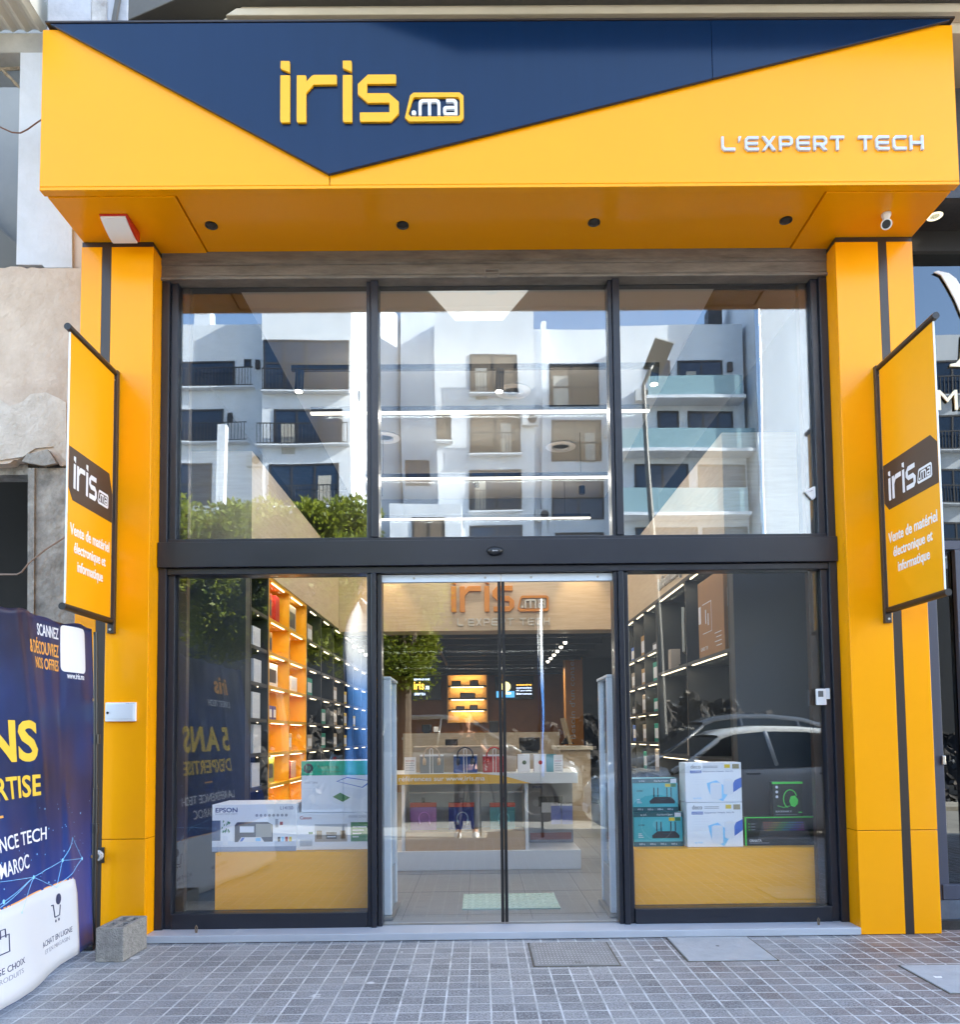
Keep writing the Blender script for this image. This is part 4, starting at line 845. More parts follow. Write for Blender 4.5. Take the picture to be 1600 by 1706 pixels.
# feather flags
def feather(px, label, ang, w):
    v = M(px, 1388, 4.85); x, y = v.x, v.y; t = thing('feather_flag', label, 'flag', (x, y, -.12), 'feather flags on the street')
    ca, sa_ = math.cos(ang), math.sin(ang); H = 3.15
    MB().tube([(x, y, .04), (x, y, 1.2), (x-.0*ca, y, 2.4), (x+.05*ca, y+.05*sa_, 2.9), (x+.22*ca, y+.22*sa_, H)], [.016, .014, .01, .008, .006], 8).build('pole', BLACK, t)
    b = MB(); N = 24; V = []
    for i in range(N+1):
        f = i/N; z = .75+(H-.75)*f; wid = w*(1 if f < .75 else math.sqrt(max(0, 1-((f-.75)/.25)**2)))*(.8+.2*f)+.02
        off = .0 if f < .72 else .22*((f-.72)/.28)**2
        for k in range(7): u = k/6; d = off+wid*u*(1-off); V.append((x+d*ca+.03*math.sin(u*6+z*3)*sa_, y+d*sa_+.03*math.sin(u*6+z*3)*ca, z))
    b.add(V, [(i*7+k, i*7+k+1, (i+1)*7+k+1, (i+1)*7+k) for i in range(N) for k in range(6)])
    m = mat('flag_cloth', (.75, .77, .8), .6); 
    if not m.get('done'):
        m['done'] = 1; n = m.node_tree.nodes; L = m.node_tree.links; tc = n.new('ShaderNodeTexCoord'); sx = n.new('ShaderNodeSeparateXYZ'); L.new(tc.outputs['Object'], sx.inputs[0]); cr = n.new('ShaderNodeValToRGB'); e = cr.color_ramp.elements
        mr = n.new('ShaderNodeMapRange'); mr.inputs['From Min'].default_value = .7; mr.inputs['From Max'].default_value = 3.1; L.new(sx.outputs[2], mr.inputs[0]); L.new(mr.outputs[0], cr.inputs[0])
        e[0].position = 0; e[0].color = (.02, .09, .35, 1); e[1].position = .72; e[1].color = (.78, .8, .82, 1); k = e.new(.5); k.color = (.05, .22, .6, 1); L.new(cr.outputs[0], n['Principled BSDF'].inputs['Base Color'])
    o = b.build('cloth', m, t, smooth=True); o.modifiers.new('thick', 'SOLIDIFY').thickness = .004
    b = MB(); b.box(x-.38, x+.38, y-.03, y+.03, -.118, -.09); b.box(x-.03, x+.03, y-.38, y+.38, -.0885, -.06); b.cyl((x, y, -.06), (x, y, .06), .025, n=10); b.build('cross_base', BLACK, t)
    return t
feather(572, 'wide white to blue feather flag on a black cross base', R(-20), .42)
feather(905, 'feather flag seen nearly edge on, on a black cross base', R(-80), .30)

# ---------------------------------------------------------------- cars
def car(label, x0, yc, L, Wd, H, body, facing, group='cars parked along the street', z0=-.12):
    t = thing('parked_car', label, 'car', (x0, yc, z0), group)
    fx = (lambda u: x0+u*L) if facing < 0 else (lambda u: x0+L-u*L)       # u=0 is the nose
    hw = Wd/2; h = lambda f: z0+f*H
    # stations: u, half-width factor, sill, belt(hood) height
    st = [(0, .70, .22, .42), (.02, .84, .17, .50), (.07, .94, .13, .555), (.16, .985, .12, .60), (.26, 1, .12, .635), (.36, 1, .12, .655), (.5, 1, .12, .665), (.65, 1, .12, .675), (.8, 1, .12, .69), (.9, .98, .13, .70), (.965, .93, .16, .69), (.99, .86, .2, .66), (1, .78, .26, .60)]
    b = MB(); V = []; K = 12
    for u, wf, s, bl in st:
        w = hw*wf
        pr = [(0, bl+.035), (.55, bl+.03), (.86, bl+.008), (.955, bl-.03), (.985, bl-.12), (1, bl-.22), (.99, (s+bl)/2-.05), (.97, s+.08), (.93, s+.02), (.8, s), (0, s)]
        for a, f in pr: V.append((fx(u), yc-a*w, h(f)))
        for a, f in pr[-2:0:-1]: V.append((fx(u), yc+a*w, h(f)))
    n = 20
    b.add(V, [(i*n+k, i*n+(k+1) % n, (i+1)*n+(k+1) % n, (i+1)*n+k) for i in range(len(st)-1) for k in range(n)]+[tuple(range(n)), tuple(range((len(st)-1)*n, len(st)*n))])
    b.build('body', body, t, smooth=True, sub=1)
    # greenhouse
    gl = mat('car_glass', (.012, .018, .022), .04, spec=.7)
    cs = [(.24, .86, .64, .645), (.31, .85, .65, .76), (.40, .83, .66, .92), (.46, .81, .665, .975), (.56, .80, .67, 1.0), (.68, .79, .68, .995), (.80, .78, .685, .965), (.88, .77, .69, .90), (.95, .76, .69, .76), (.975, .75, .69, .70)]
    b = MB(); V = []
    for u, wf, lo, hi in cs:
        wl = hw*.93; wt = hw*(.93-.21*(hi-lo)/.33); 
        for a, f in ((wl, lo-.02), (wl*.99, lo), (wt, hi-.035), (wt*.93, hi-.008), (0, hi), (-wt*.93, hi-.008), (-wt, hi-.035), (-wl*.99, lo), (-wl, lo-.02)): V.append((fx(u), yc+a, h(f)))
    b.add(V, [(i*9+k, i*9+k+1, (i+1)*9+k+1, (i+1)*9+k) for i in range(len(cs)-1) for k in range(8)]+[tuple(range(9)), tuple(range((len(cs)-1)*9, len(cs)*9))])
    b.build('cabin_glass', gl, t, smooth=False)
    def cab(u, a):                                # point on cabin surface: a 0=roof edge..1=belt
        for i in range(len(cs)-1):
            if cs[i][0] <= u <= cs[i+1][0]:
                k = (u-cs[i][0])/(cs[i+1][0]-cs[i][0]); lo = cs[i][2]+(cs[i+1][2]-cs[i][2])*k; hi = cs[i][3]+(cs[i+1][3]-cs[i][3])*k; break
        wl = hw*.93; wt = hw*(.93-.21*(hi-lo)/.33); return wt+(wl*.99-wt)*a, (hi-.035)+(lo-hi+.035)*a
    b = MB(); V = []; us = [.41, .46, .56, .68, .80, .88]
    for u in us:
        w, z = cab(u, 0); hi = z+.035
        for a, f in ((w*1.012, z-.004), (w*1.0, z+.014), (w*.93, hi+.006), (0, hi+.016), (-w*.93, hi+.006), (-w, z+.014), (-w*1.012, z-.004)): V.append((fx(u), yc+a, h(f)))
    b.add(V, [(i*7+k, i*7+k+1, (i+1)*7+k+1, (i+1)*7+k) for i in range(len(us)-1) for k in range(6)]); b.build('roof', body, t, smooth=True)
    for s in (1, -1):
        b = MB()
        for path in ([(.245, 1), (.31, .0), (.41, 0.)], [(.985-.01, 1), (.93, 0), (.88, 0)],):
            pts = []
            for u, a in path:
                u = min(u, .97); w, z = cab(u, a); pts.append(Vector((fx(u), yc+s*(w+.004), h(z))))
            b.tube(pts, .035, 6)
        for u0, u1 in ((.56, .58), (.78, .80)): 
            w0, z_0 = cab(u0, 0); w1, z_1 = cab(u1, 1); b.tube([(fx(u0), yc+s*(w0+.002), h(z_0)), (fx(u1), yc+s*(w1+.004), h(z_1))], .028, 6)
        b.build('pillar', body, t, smooth=True)
        m_ = MB(); o = Vector((fx(.315), yc+s*(hw*1.06), h(.69))); m_.lathe([(.002, -.1), (.07, -.08), (.09, 0), (.07, .07), (.002, .09)], o, Y3*s, 12); m_.build('wing_mirror', body, t, smooth=True)
        for u in (.19, .815):
            cw = Vector((fx(u), yc+s*hw*.985, z0+.31)); 
            MB().cyl(cw-Y3*s*.22, cw+Y3*s*.012, .37, n=28).build('wheel_arch', BLACK, t)
            w_ = MB().lathe([(.2, -.2), (.29, -.2), (.31, -.17), (.31, -.02), (.29, .02), (.2, .03)], cw, Y3*s, 28).build('wheel', mat('tyre', (.02, .02, .02), .8), t)
            MB().lathe([(.2, .0), (.2, .035), (.17, .02), (.06, .03), (.002, .034)], cw, Y3*s, 20).build('rim', STEEL, w_)
        hl = MB(); hl.lathe([(.002, .05), (.09, .045), (.12, 0), (.1, -.06)], (fx(.05), yc+s*hw*.66, h(.49)), X3*(facing), 14); hl.build('headlight', mat('headlight', (.6, .62, .64), .1), t, smooth=True)
        tl = MB(); tl.lathe([(.002, .05), (.08, .045), (.1, 0), (.09, -.06)], (fx(.965), yc+s*hw*.78, h(.60)), X3*(-facing), 14); tl.build('tail_light', mat('tail_light', (.4, .01, .01), .15), t, smooth=True)
        for u in (.5, .73): bx('door_handle', BLACK, t, fx(u)-.08, fx(u)+.08, yc+s*hw*.99, yc+s*(hw*1.0+.02), h(.60), h(.615))
    xf = fx(-.004); bx('number_plate', WHITE2, t, xf-.012, xf+.012, yc-.24, yc+.24, h(.26), h(.33)); bx('grille', BLACK, t, fx(.012)-.02, fx(.012)+.02, yc-.45, yc+.45, h(.36), h(.41))
    return t
CW = mat('car_white', (.84, .84, .80), .15, coat=.6); CSil = mat('car_silver', (.20, .21, .205), .2, metal=.5, coat=.5); CDk = mat('car_grey', (.16, .165, .17), .2, metal=.4, coat=.5)
car('white hatchback parked at the right, nose towards the entrance', 1.42, -5.25, 4.0, 1.72, 1.50, CW, -1)
car('silver car parked across the street behind the photographer, nose to the right', -2.55, -8.4, 4.3, 1.76, 1.78, CSil, 1)
car('dark grey car parked across the street behind the white hatchback', 1.95, -8.4, 4.4, 1.78, 1.74, CDk, -1)
# ---------------------------------------------------------------- photographer (only mirrored)
def skin(name, verts, edges, radii, m, parent, root=0, sub=2):
    me = bpy.data.meshes.new(name); me.from_pydata([tuple(v) for v in verts], edges, []); me.materials.append(m)
    o = bpy.data.objects.new(name, me); COL.objects.link(o); k = o.modifiers.new('skin', 'SKIN')
    for i, r in enumerate(radii): d = me.skin_vertices[0].data[i]; d.radius = (r, r) if not isinstance(r, tuple) else r; d.use_root = (i == root)
    k.use_smooth_shade = True; s = o.modifiers.new('sub', 'SUBSURF'); s.levels = s.render_levels = sub; link(o, parent); return o
bxp, byp = -.19, -5.62
t = thing('person', 'photographer in dark jacket and pale pink shirt holding a camera, mirrored in the left door', 'person', (bxp, byp, -.12))
SK = mat('skin', (.50, .27, .17), .5); JK = mat('jacket', (.018, .018, .025), .7); TR = mat('pink_shirt', (.5, .36, .35), .8); HR = mat('dark_hair', (.02, .014, .01), .5)
o_ = lambda x, y, z: (bxp+x, byp+y, z-.12)
V = [o_(0, 0, .95), o_(0, 0, 1.10), o_(0, .02, 1.28), o_(0, .02, 1.42), o_(0, .03, 1.50), o_(0, .05, 1.60), o_(0, .04, 1.70),
     o_(.10, 0, .88), o_(.11, .03, .50), o_(.11, 0, .10), o_(.12, .14, .045), o_(-.10, 0, .88), o_(-.12, .0, .50), o_(-.13, -.02, .10), o_(-.14, .12, .045),
     o_(.18, .02, 1.42), o_(.27, .12, 1.20), o_(.14, .28, 1.36), o_(-.18, .02, 1.42), o_(-.26, .10, 1.20), o_(-.02, .26, 1.42)]
E_ = [(0, 1), (1, 2), (2, 3), (3, 4), (4, 5), (5, 6), (0, 7), (7, 8), (8, 9), (9, 10), (0, 11), (11, 12), (12, 13), (13, 14), (3, 15), (15, 16), (16, 17), (3, 18), (18, 19), (19, 20)]
RD = [(.15, .11), (.13, .10), (.155, .11), (.13, .09), .05, (.075, .09), (.07, .085), .085, .06, .045, .035, .085, .06, .045, .035, .06, .045, .03, .06, .045, .03]
skin('body', V, E_, RD, SK, t)
def cloth(name, idx, edges, grow, m): skin(name, [V[i] for i in idx], edges, [tuple(q+grow for q in RD[i]) if isinstance(RD[i], tuple) else RD[i]+grow for i in idx], m, t)
cloth('jacket', [0, 1, 2, 3, 15, 16, 18, 19], [(0, 1), (1, 2), (2, 3), (3, 4), (4, 5), (3, 6), (6, 7)], .018, JK)
cloth('shirt', [0, 1], [(0, 1)], .026, TR)
cloth('trousers', [0, 7, 8, 9, 11, 12, 13], [(0, 1), (1, 2), (2, 3), (0, 4), (4, 5), (5, 6)], .016, mat('dark_trousers', (.05, .045, .05), .8))
for i in (10, 14): p = Vector(V[i]); MB().lathe([(.01, -.10), (.05, -.08), (.055, 0), (.045, .07), (.01, .10)], p-Vector((0, .03, .0)), Y3, 14).build('shoe', WHITE, t, smooth=True)
hc = Vector(o_(0, .03, 1.665)); MB().lathe([(.01, .10), (.06, .09), (.098, .04), (.105, -.02), (.10, -.09), (.08, -.14), (.06, -.15)], hc-Vector((0, .035, 0)), Z3, 18).build('hair', HR, t, smooth=True)
f = Vector(o_(0, .135, 1.63))
for s in (-1, 1): MB().lathe([(.001, -.006), (.012, 0), (.001, .006)], f+Vector((s*.032, -.0, .02)), Y3, 10).build('eye', BLACK, t, smooth=True)
MB().lathe([(.002, .02), (.012, 0), (.016, -.02), (.002, -.028)], f+Vector((0, .008, -.0)), Z3, 10).build('nose', SK, t, smooth=True)
MB().lathe([(.001, -.022), (.008, 0), (.001, .022)], f+Vector((0, .0, -.045)), X3, 10).build('mouth', mat('lips', (.4, .13, .1), .5), t, smooth=True)
def hand(c, d, up, side):
    c, d, up = Vector(c), Vector(d).normalized(), Vector(up).normalized(); s = d.cross(up)*side; VV = [c, c+d*.05, c+d*.085]; EE = [(0, 1), (1, 2)]; RR = [.024, (.03, .018), (.034, .014)]
    for k, (off, ln) in enumerate(((-.028, .068), (-.009, .078), (.010, .074), (.028, .058))):
        a = c+d*.09+s*off; i = len(VV); VV += [a, a+d*ln*.5-up*.008, a+d*ln*.8-up*.03]; EE += [(2, i), (i, i+1), (i+1, i+2)]; RR += [.009, .0085, .007]
    a = c+d*.03+s*.034; i = len(VV); VV += [a, a+d*.03+s*.022-up*.01, a+d*.055+s*.024-up*.025]; EE += [(1, i), (i, i+1), (i+1, i+2)]; RR += [.012, .010, .008]
    skin('hand', VV, EE, RR, SK, t, 0, 1)
hand(V[17], (-.5, .15, .85), (0, 1, .2), 1); hand(V[20], (.2, .3, .9), (0, 1, .2), -1)
cp = Vector((.0, -5.36, 1.31))
t2 = thing('photo_camera', 'black photo camera on a slim tripod held by the photographer, mirrored in the left door', 'camera', (cp.x, cp.y, -.12))
b = MB(); b.box(cp.x-.07, cp.x+.07, cp.y-.04, cp.y+.035, cp.z-.05, cp.z+.05); b.prism([(cp.x-.03, cp.z+.05), (cp.x+.03, cp.z+.05), (cp.x+.018, cp.z+.075), (cp.x-.018, cp.z+.075)], front(cp.y), -.03, .03); b.build('body', BLACK, t2, bevel=.006)
MB().lathe([(.036, 0), (.036, .05), (.039, .055), (.039, .09), (.03, .09), (.028, .08)], cp+Vector((0, .035, 0)), Y3, 20).build('lens', BLACK, t2)
for a in (90, 210, 330): MB().cyl(cp-Vector((0, 0, .10)), (cp.x+.38*math.cos(R(a+180)), cp.y-.12+.38*math.sin(R(a+180)), -.118), .012, n=8).build('leg', BLACK, t2)
MB().cyl(cp-Vector((0, 0, .11)), cp-Vector((0, 0, .051)), .02, n=10).build('tripod_head', BLACK, t2)

# ================================================================ interior
ZF = .05
struct(MB().box(-2.6, 2.6, .1, 14, -.1, ZF-.0).build('shop_floor', IFLOOR))
tj = MB()
for i in range(9): tj.box(-1.9+i*.45, -1.8965+i*.45, .15, 6.5, ZF, ZF+.0008)
for i in range(9): tj.box(-2.1, 2.1, .3+i*.8, .3035+i*.8, ZF, ZF+.0009)
struct(tj.build('floor_joint', mat('floor_joint', (.12, .125, .13), .6)))
YB_ = D(10.0)
iw = MB(); iw.box(-2.6, -2.5, .12, 14, ZF, 4.6); iw.box(2.5, 2.6, .12, 14, ZF, 4.6); iw.box(-2.5, 2.5, 14, 14.1, ZF, 4.6)
struct(iw.build('shop_wall', IWALL))
struct(bx('shop_wall', mat('void_wall', (.16, .17, .18), .8), None, -2.5, 2.5, YB_+.4, YB_+.5, 3.66, 4.7))
ct = thing('ceiling_panel', 'pale suspended ceiling with a tapered lighter panel high inside the shop', 'ceiling', (0, 3, 4.55))
zc = 4.56; xl_, xr_ = PZ(397, 478, zc).x, PZ(1194, 474, zc).x
bx('panel', CEIL, ct, xl_, xr_, .13, YB_+.39, zc, zc+.05)
q = [PZ(708, 474, zc-.01), PZ(887, 472, zc-.01), PZ(838, 530, zc-.01), PZ(759, 531, zc-.01)]
MB().prism([(p.x, p.y) for p in q], (Vector((0, 0, 0)), X3, Y3, Z3), zc-.03, zc-.002).build('tapered_panel', mat('white_panel_glow', (.82, .82, .76), .7, emit=.10), ct)  # tapered panel given a faint glow of its own, no lamp
for px, py in ((975, 760), (1058, 655), (945, 775), (875, 660)): pass
for x, y in ((-1.0, 3.0), (.35, 1.9), (.95, 3.3)): MB().lathe([(.16, 0), (.17, -.012), (.10, -.02), (.09, 0)], (x, y, zc-.001), Z3, 24).build('air_diffuser', WHITE, ct)
# bulkheads
DLb = D(6.15)
bk = thing('wood_bulkhead', 'oak clad bulkhead above the shelves, with raised shop lettering over the sales floor', 'bulkhead', (0, YB_, 2.7))
zb0, zb1 = 2.73, 3.64
bx('side_panel', WOODP, bk, -2.49, -1.83, DLb, YB_-.001, zb0, zb1); bx('side_panel', WOODP, bk, 1.91, 2.49, D(5.85), YB_-.001, zb0, zb1)
zf0 = P(830, 1050, YB_).z
bx('front_panel', WOODP, bk, -1.829, 1.909, YB_, YB_+.39, zf0, zb1)
OL = mat('orange_letter', (.62, .23, .02), .5)
r = px_rect(752, 914, 966, 1020, YB_-.03); logo(front(YB_-.001), r[0], r[1], r[3]+.03, r[2], OL, mat('pale_letter', (.62, .6, .55), .5), bk, .04)
r = px_rect(762, 916, 1029, 1043, YB_); tagline(front(YB_-.001), r[0], r[1], r[2], r[3], mat('pale_letter', (1, 1, 1)), bk, .02)
text('lettering', 'Gaming  Informatique', faceL(1.909), (-D(7.6), -D(5.95), 2.80, 3.0), mat('pale_letter', (1, 1, 1)), bk, .02) if 0 else text('lettering', 'Informatique', faceL(1.909), (-D(8.0), -D(6.9), 2.77, 2.93), mat('pale_letter', (1, 1, 1)), bk, .02)
# ceiling lamps and lights
def lamp(name, typ, loc, e, parent, size=.1, size2=None, rot=(0, 0, 0), col=(1, .92, .80), spot=None):
    l = bpy.data.lights.new(name, typ); l.energy = e; l.color = col
    if typ == 'AREA':
        l.size = size
        if size2: l.shape = 'RECTANGLE'; l.size_y = size2
    else: l.shadow_soft_size = size
    if spot: l.spot_size = R(spot); l.spot_blend = .6
    o = bpy.data.objects.new(name, l); COL.objects.link(o); o.location = loc; o.rotation_euler = rot; link(o, parent) if parent else None; return o
for dep, px0, px1, py, lab in ((6.5, 518, 1082, 691, 'linear pendant lamp nearest the glass, highest of the three bright bars'), (8.12, 586, 1020, 800, 'middle one of the three bright linear pendant lamps'), (9.72, 631, 984, 867, 'linear pendant lamp farthest inside, lowest of the three bright bars')):
    a, c = P(px0, py, D(dep)), P(px1, py-2, D(dep)); t = thing('linear_lamp', lab, 'lamp', ((a.x+c.x)/2, a.y, a.z), 'linear pendant lamps')
    bx('housing', BLACK, t, a.x, c.x, a.y-.02, a.y+.02, a.z+.0165, a.z+.06); bx('diffuser', LEDW, t, a.x, c.x, a.y-.018, a.y+.018, a.z+.002, a.z+.016)
    b = MB()
    for k in (.12, .88): b.cyl((a.x+(c.x-a.x)*k, a.y, a.z+.06), (a.x+(c.x-a.x)*k, a.y, zc), .003, n=5)
    b.build('suspension', BLACK, t); lamp('linear_light', 'AREA', ((a.x+c.x)/2, a.y, a.z-.02), 4.5, t, 2.7, .04)
    lamp('uplight', 'AREA', ((a.x+c.x)/2, a.y, a.z+.10), .5, t, 2.7, .04, (math.pi, 0, 0))
dep = 6.1; z_ = P(800, 612, D(dep)).z
t = thing('track_light', 'black ceiling track with three downward spot cylinders behind the upper panes', 'track light', (0, D(dep), z_))
bx('track', BLACK, t, P(486, 612, D(dep)).x, P(1098, 600, D(dep)).x, D(dep)-.02, D(dep)+.02, z_-.02, z_+.02)
for px, py in ((500, 640), (834, 640), (1092, 628)):
    v = P(px, py, D(dep)); MB().cyl((v.x, v.y, z_-.022), (v.x-.01, v.y, v.z-.06), .035, n=16).build('spot', mat('spot_body', (.02, .035, .06), .4), t); MB().cyl((v.x-.01, v.y, v.z-.0605), (v.x-.01, v.y, v.z-.064), .03, n=14).build('lens', SPOTM, t)
lamp('spot_light', 'SPOT', (-.9, D(dep), z_-.2), 8, t, .03, rot=(R(-17), 0, 0), spot=70, col=(1, .93, .84)); lamp('spot_light', 'SPOT', (.9, D(dep), z_-.2), 8, t, .03, rot=(R(-17), 0, 0), spot=70, col=(1, .93, .84))
# spots washing the bulkhead front
t = thing('wall_washer', 'pair of warm ceiling spots washing the oak front panel', 'spot', (0, YB_-.3, 3.9), None)
for x in (-1.25, 1.35): MB().cyl((x, YB_-.28, 4.5), (x, YB_-.28, 4.4), .04, n=12).build('spot', BLACK, t); lamp('spot_light', 'SPOT', (x, YB_-.3, 3.95), 9, t, .03, rot=(R(8), 0, 0), spot=58, col=(1, .72, .38))
MB().cyl((0, YB_-.28, 4.5), (0, YB_-.28, 4.55), .03, n=8).build('mount', BLACK, t)
# under the low ceiling at the back
lc = thing('low_ceiling', 'dark slatted low ceiling with rows of small spots behind the oak front panel', 'ceiling', (0, 7, 2.7))
bx('panel', mat('dark_ceiling', (.035, .035, .037), .8), lc, -2.49, 2.49, YB_+.4, 14, zf0+.06, zf0+.12)
for i in range(9): bx('slat', BLACK, lc, -1.8, 1.85, D(10.6+i*.8), D(10.6+i*.8)+.04, zf0-.02, zf0+.058)
for row in ((-1.78, 11.0), (1.22, 10.8)):
    for i in range(6):
        x, y = row[0], D(row[1]+.55*i); MB().cyl((x, y, zf0+.05), (x, y-.03, zf0-.07), .03, n=10).build('spot', BLACK, lc); MB().lathe([(.001, 0), (.022, .0), (.026, .02)], (x, y-.035, zf0-.085), -Y3*.6+Z3*.4, 10).build('spot_lens', SPOTM, lc)
bx('spot_track', BLACK, lc, -.62, -.58, D(10.8), D(14.4), zf0-.06, zf0-.021)
for y, e in ((D(11.6), 18), (D(14.5), 22)): lamp('ceiling_light', 'AREA', (0, y, zf0-.1), e*.32, lc, 3.0, .3)
bw = bx('back_wall', ORW, None, -2.49, 2.49, D(17.6), D(17.7), ZF, zf0+.05); tag(bw, 'ochre brown wall at the far end of the shop', 'wall')
# screens and lit niche
YS = D(17.45)
def screen(x0, x1, y0, y1, label):
    r = px_rect(x0, x1, y0, y1, YS); t = thing('wall_screen', label, 'screen', ((r[0]+r[1])/2, YS, r[2]), 'screens on the back wall')
    bx('panel', BLACK, t, r[0], r[1], YS, YS+.04, r[2], r[3], bevel=.004); return t, r
ES = mat('screen_white', (.5, .6, .8), .5, emit=.8); EO = mat('screen_orange', (.8, .4, .05), .5, emit=.9); EB = mat('screen_blue', (.05, .2, .4), .5, emit=.5); EY = mat('screen_yellow', (.7, .6, .2), .5, emit=.6)
t, r = screen(686, 735, 1127, 1166, 'dark wall screen with the shop name in orange, left of the lit niche'); F = front(YS-.001); w = r[1]-r[0]; h = r[3]-r[2]
text('lettering', 'iris', F, (r[0]+w*.08, r[0]+w*.42, r[2]+h*.45, r[2]+h*.78), EO, t, .002, .01); text('lettering', 'BIENVENUE CHEZ', F, (r[0]+w*.08, r[0]+w*.62, r[2]+h*.85, r[2]+h*.92), ES, t); text('lettering', 'EXPERT TECH', F, (r[0]+w*.1, r[0]+w*.46, r[2]+h*.2, r[2]+h*.3), ES, t); text('lettering', '.ma', F, (r[0]+w*.46, r[0]+w*.6, r[2]+h*.45, r[2]+h*.6), ES, t)
t, r = screen(826, 889, 1126, 1165, 'dark wall screen with a blue and yellow picture, right of the lit niche'); w = r[1]-r[0]; h = r[3]-r[2]
bx('picture', EB, t, r[0]+.02, r[0]+w*.5, YS-.003, YS-.001, r[2]+h*.08, r[2]+h*.35); MB().lathe([(.001, -.002), (.11, 0), (.001, .002)], (r[0]+w*.27, YS-.004, r[2]+h*.55), Y3, 20).build('picture', EY, t); bx('picture', EY, t, r[0]+w*.24, r[0]+w*.4, YS-.006, YS-.0042, r[2]+h*.22, r[2]+h*.3)
for i in range(4): text('lettering', ('Bienvenue', 'PC portables', 'consoles', 'accessoires')[i], F, (r[0]+w*.55, r[0]+w*.95, r[2]+h*(.2+.13*i), r[2]+h*(.27+.13*i)), ES if i != 3 else EO, t)
YN = D(17.3)
r = px_rect(745, 813, 1121, 1204, YN); t = thing('lit_niche', 'warmly lit oak wall niche with shelves and dark devices at the back', 'niche', ((r[0]+r[1])/2, YN, r[2]))
GO = mat('niche_oak', (.50, .32, .12), .6); bx('back', GO, t, r[0], r[1], YN+.2, YN+.24, r[2], r[3])
for x in (r[0], r[1]-.03): bx('side', GO, t, x, x+.03, YN, YN+.199, r[2], r[3])
for py in (1123, 1144, 1165, 1184):
    z = P(780, py, YN).z; bx('shelf', DSHELF, t, r[0]+.031, r[1]-.031, YN+.01, YN+.199, z, z+.035); bx('led', LED, t, r[0]+.1, r[1]-.1, YN+.02, YN+.05, z-.016, z-.001)
    lamp('shelf_light', 'AREA', ((r[0]+r[1])/2, YN+.08, z-.025), 0.42, t, .7, .03, (R(35), 0, 0), col=(1, .62, .2))
for x0, x1, y0, y1, lab in ((753, 768, 1134, 1143, 'dark box at the left of the top niche shelf'), (783, 797, 1133, 1143, 'dark box at the right of the top niche shelf'), (767, 792, 1154, 1164, 'wide dark box on the second niche shelf'), (760, 774, 1176, 1183, 'flat dark device at the left of the third niche shelf'), (783, 796, 1174, 1183, 'dark red box at the right of the third niche shelf')):
    r = px_rect(x0, x1, y0, y1, YN+.1); t = thing('device_box', lab, 'box', ((r[0]+r[1])/2, YN+.1, r[2]), 'devices in the niche'); bx('body', mat('dark_red_box', (.06, .01, .008), .5) if 'red' in lab else BLACK, t, r[0], r[1], YN+.06, YN+.15, r[2]+.004, r[3], bevel=.004); bx('print', pm('grey', (.1, .1, .1)), t, r[0]+.02, r[1]-.02, YN+.057, YN+.0595, r[2]+.02, r[3]-.02)
# orange column with vertical words
YC = D(14.2); r = px_rect(944, 970, 1073, 1240, YC)
t = thing('advice_column', 'orange interior column with vertical white words, near the right of the shop', 'column', ((r[0]+r[1])/2, YC, ZF))
bx('shaft', mat('orange_column', (.55, .22, .03), .6), t, r[0], r[1], YC, YC+.3, ZF, r[3]); bx('led', LED, t, r[0], r[1], YC-.02, YC-.001, r[3]-.03, r[3]-.0)
o = text('lettering', "Besoin d'un conseil ?", (Vector((0, YC, 0)), Z3, -X3, -Y3), (r[2]+.1, r[3]-.12, -(r[0]+.17), -(r[0]+.07)), mat('pale_letter', (1, 1, 1)), t, .004)
bx('dark_side', BLACK, t, r[1]+.001, r[1]+.85, YC+.02, YC+.3, ZF, r[3]+.05)
# counters
YK = D(12); r = px_rect(672, 932, 1219, 1300, YK); t = thing('service_counter', 'long oak service counter with low devices, behind the display table', 'counter', ((r[0]+r[1])/2, YK, ZF))
bx('front', WOODG, t, r[0], r[1], YK, YK+.03, ZF, r[3]); bx('top', WOODG, t, r[0]-.02, r[1]+.02, YK+.031, YK+.6, r[3]-.1, r[3]-.06)
for i, (x0, x1, y0, y1) in enumerate(((742, 763, 1231, 1246), (866, 900, 1228, 1250), (700, 716, 1206, 1219), (816, 832, 1200, 1219), (720, 728, 1210, 1219))):
    r = px_rect(x0, x1, y0, y1, YK-.2); t = thing('desk_device', ('small dark stand on the low riser', 'wide dark printer on the counter behind the speaker boxes', 'dark till screen on the left of the counter', 'black monitor on the counter beside the black door seal', 'pale small device at the left of the counter')[i], 'device', ((r[0]+r[1])/2, YK+.3, r[2]), 'devices on the counter')
    yq = YK+.2 if i > 1 else D(8.5); 
    if i <= 1: r = px_rect(x0, x1, y0, y1, yq)
    bx('body', BLACK if i < 4 else WHITE, t, r[0], r[1], yq, yq+.12, r[2], r[3], bevel=.006); bx('foot', BLACK, t, r[0]+.02, r[1]-.02, yq+.02, yq+.1, r[2]-.03, r[2]-.001)
YQ = D(10.4); r = px_rect(936, 984, 1243, 1360, YQ); t = thing('side_counter', 'beige block counter right of the display table', 'counter', ((r[0]+r[1])/2, YQ, ZF)); bx('body', WOODG, t, r[0], r[1], YQ, YQ+1.0, ZF, r[3]-.05, bevel=.004); bx('top', mat('stone_top', (.55, .52, .45), .4), t, r[0]-.03, r[1]+.03, YQ-.03, YQ+1.03, r[3]-.049, r[3], bevel=.004)
q = px_rect(938, 952, 1196, 1240, YQ+.3); t = thing('leaning_monitor', 'tilted thin monitor seen from its side on the beige block counter', 'monitor', (q[0], YQ+.3, r[3]))
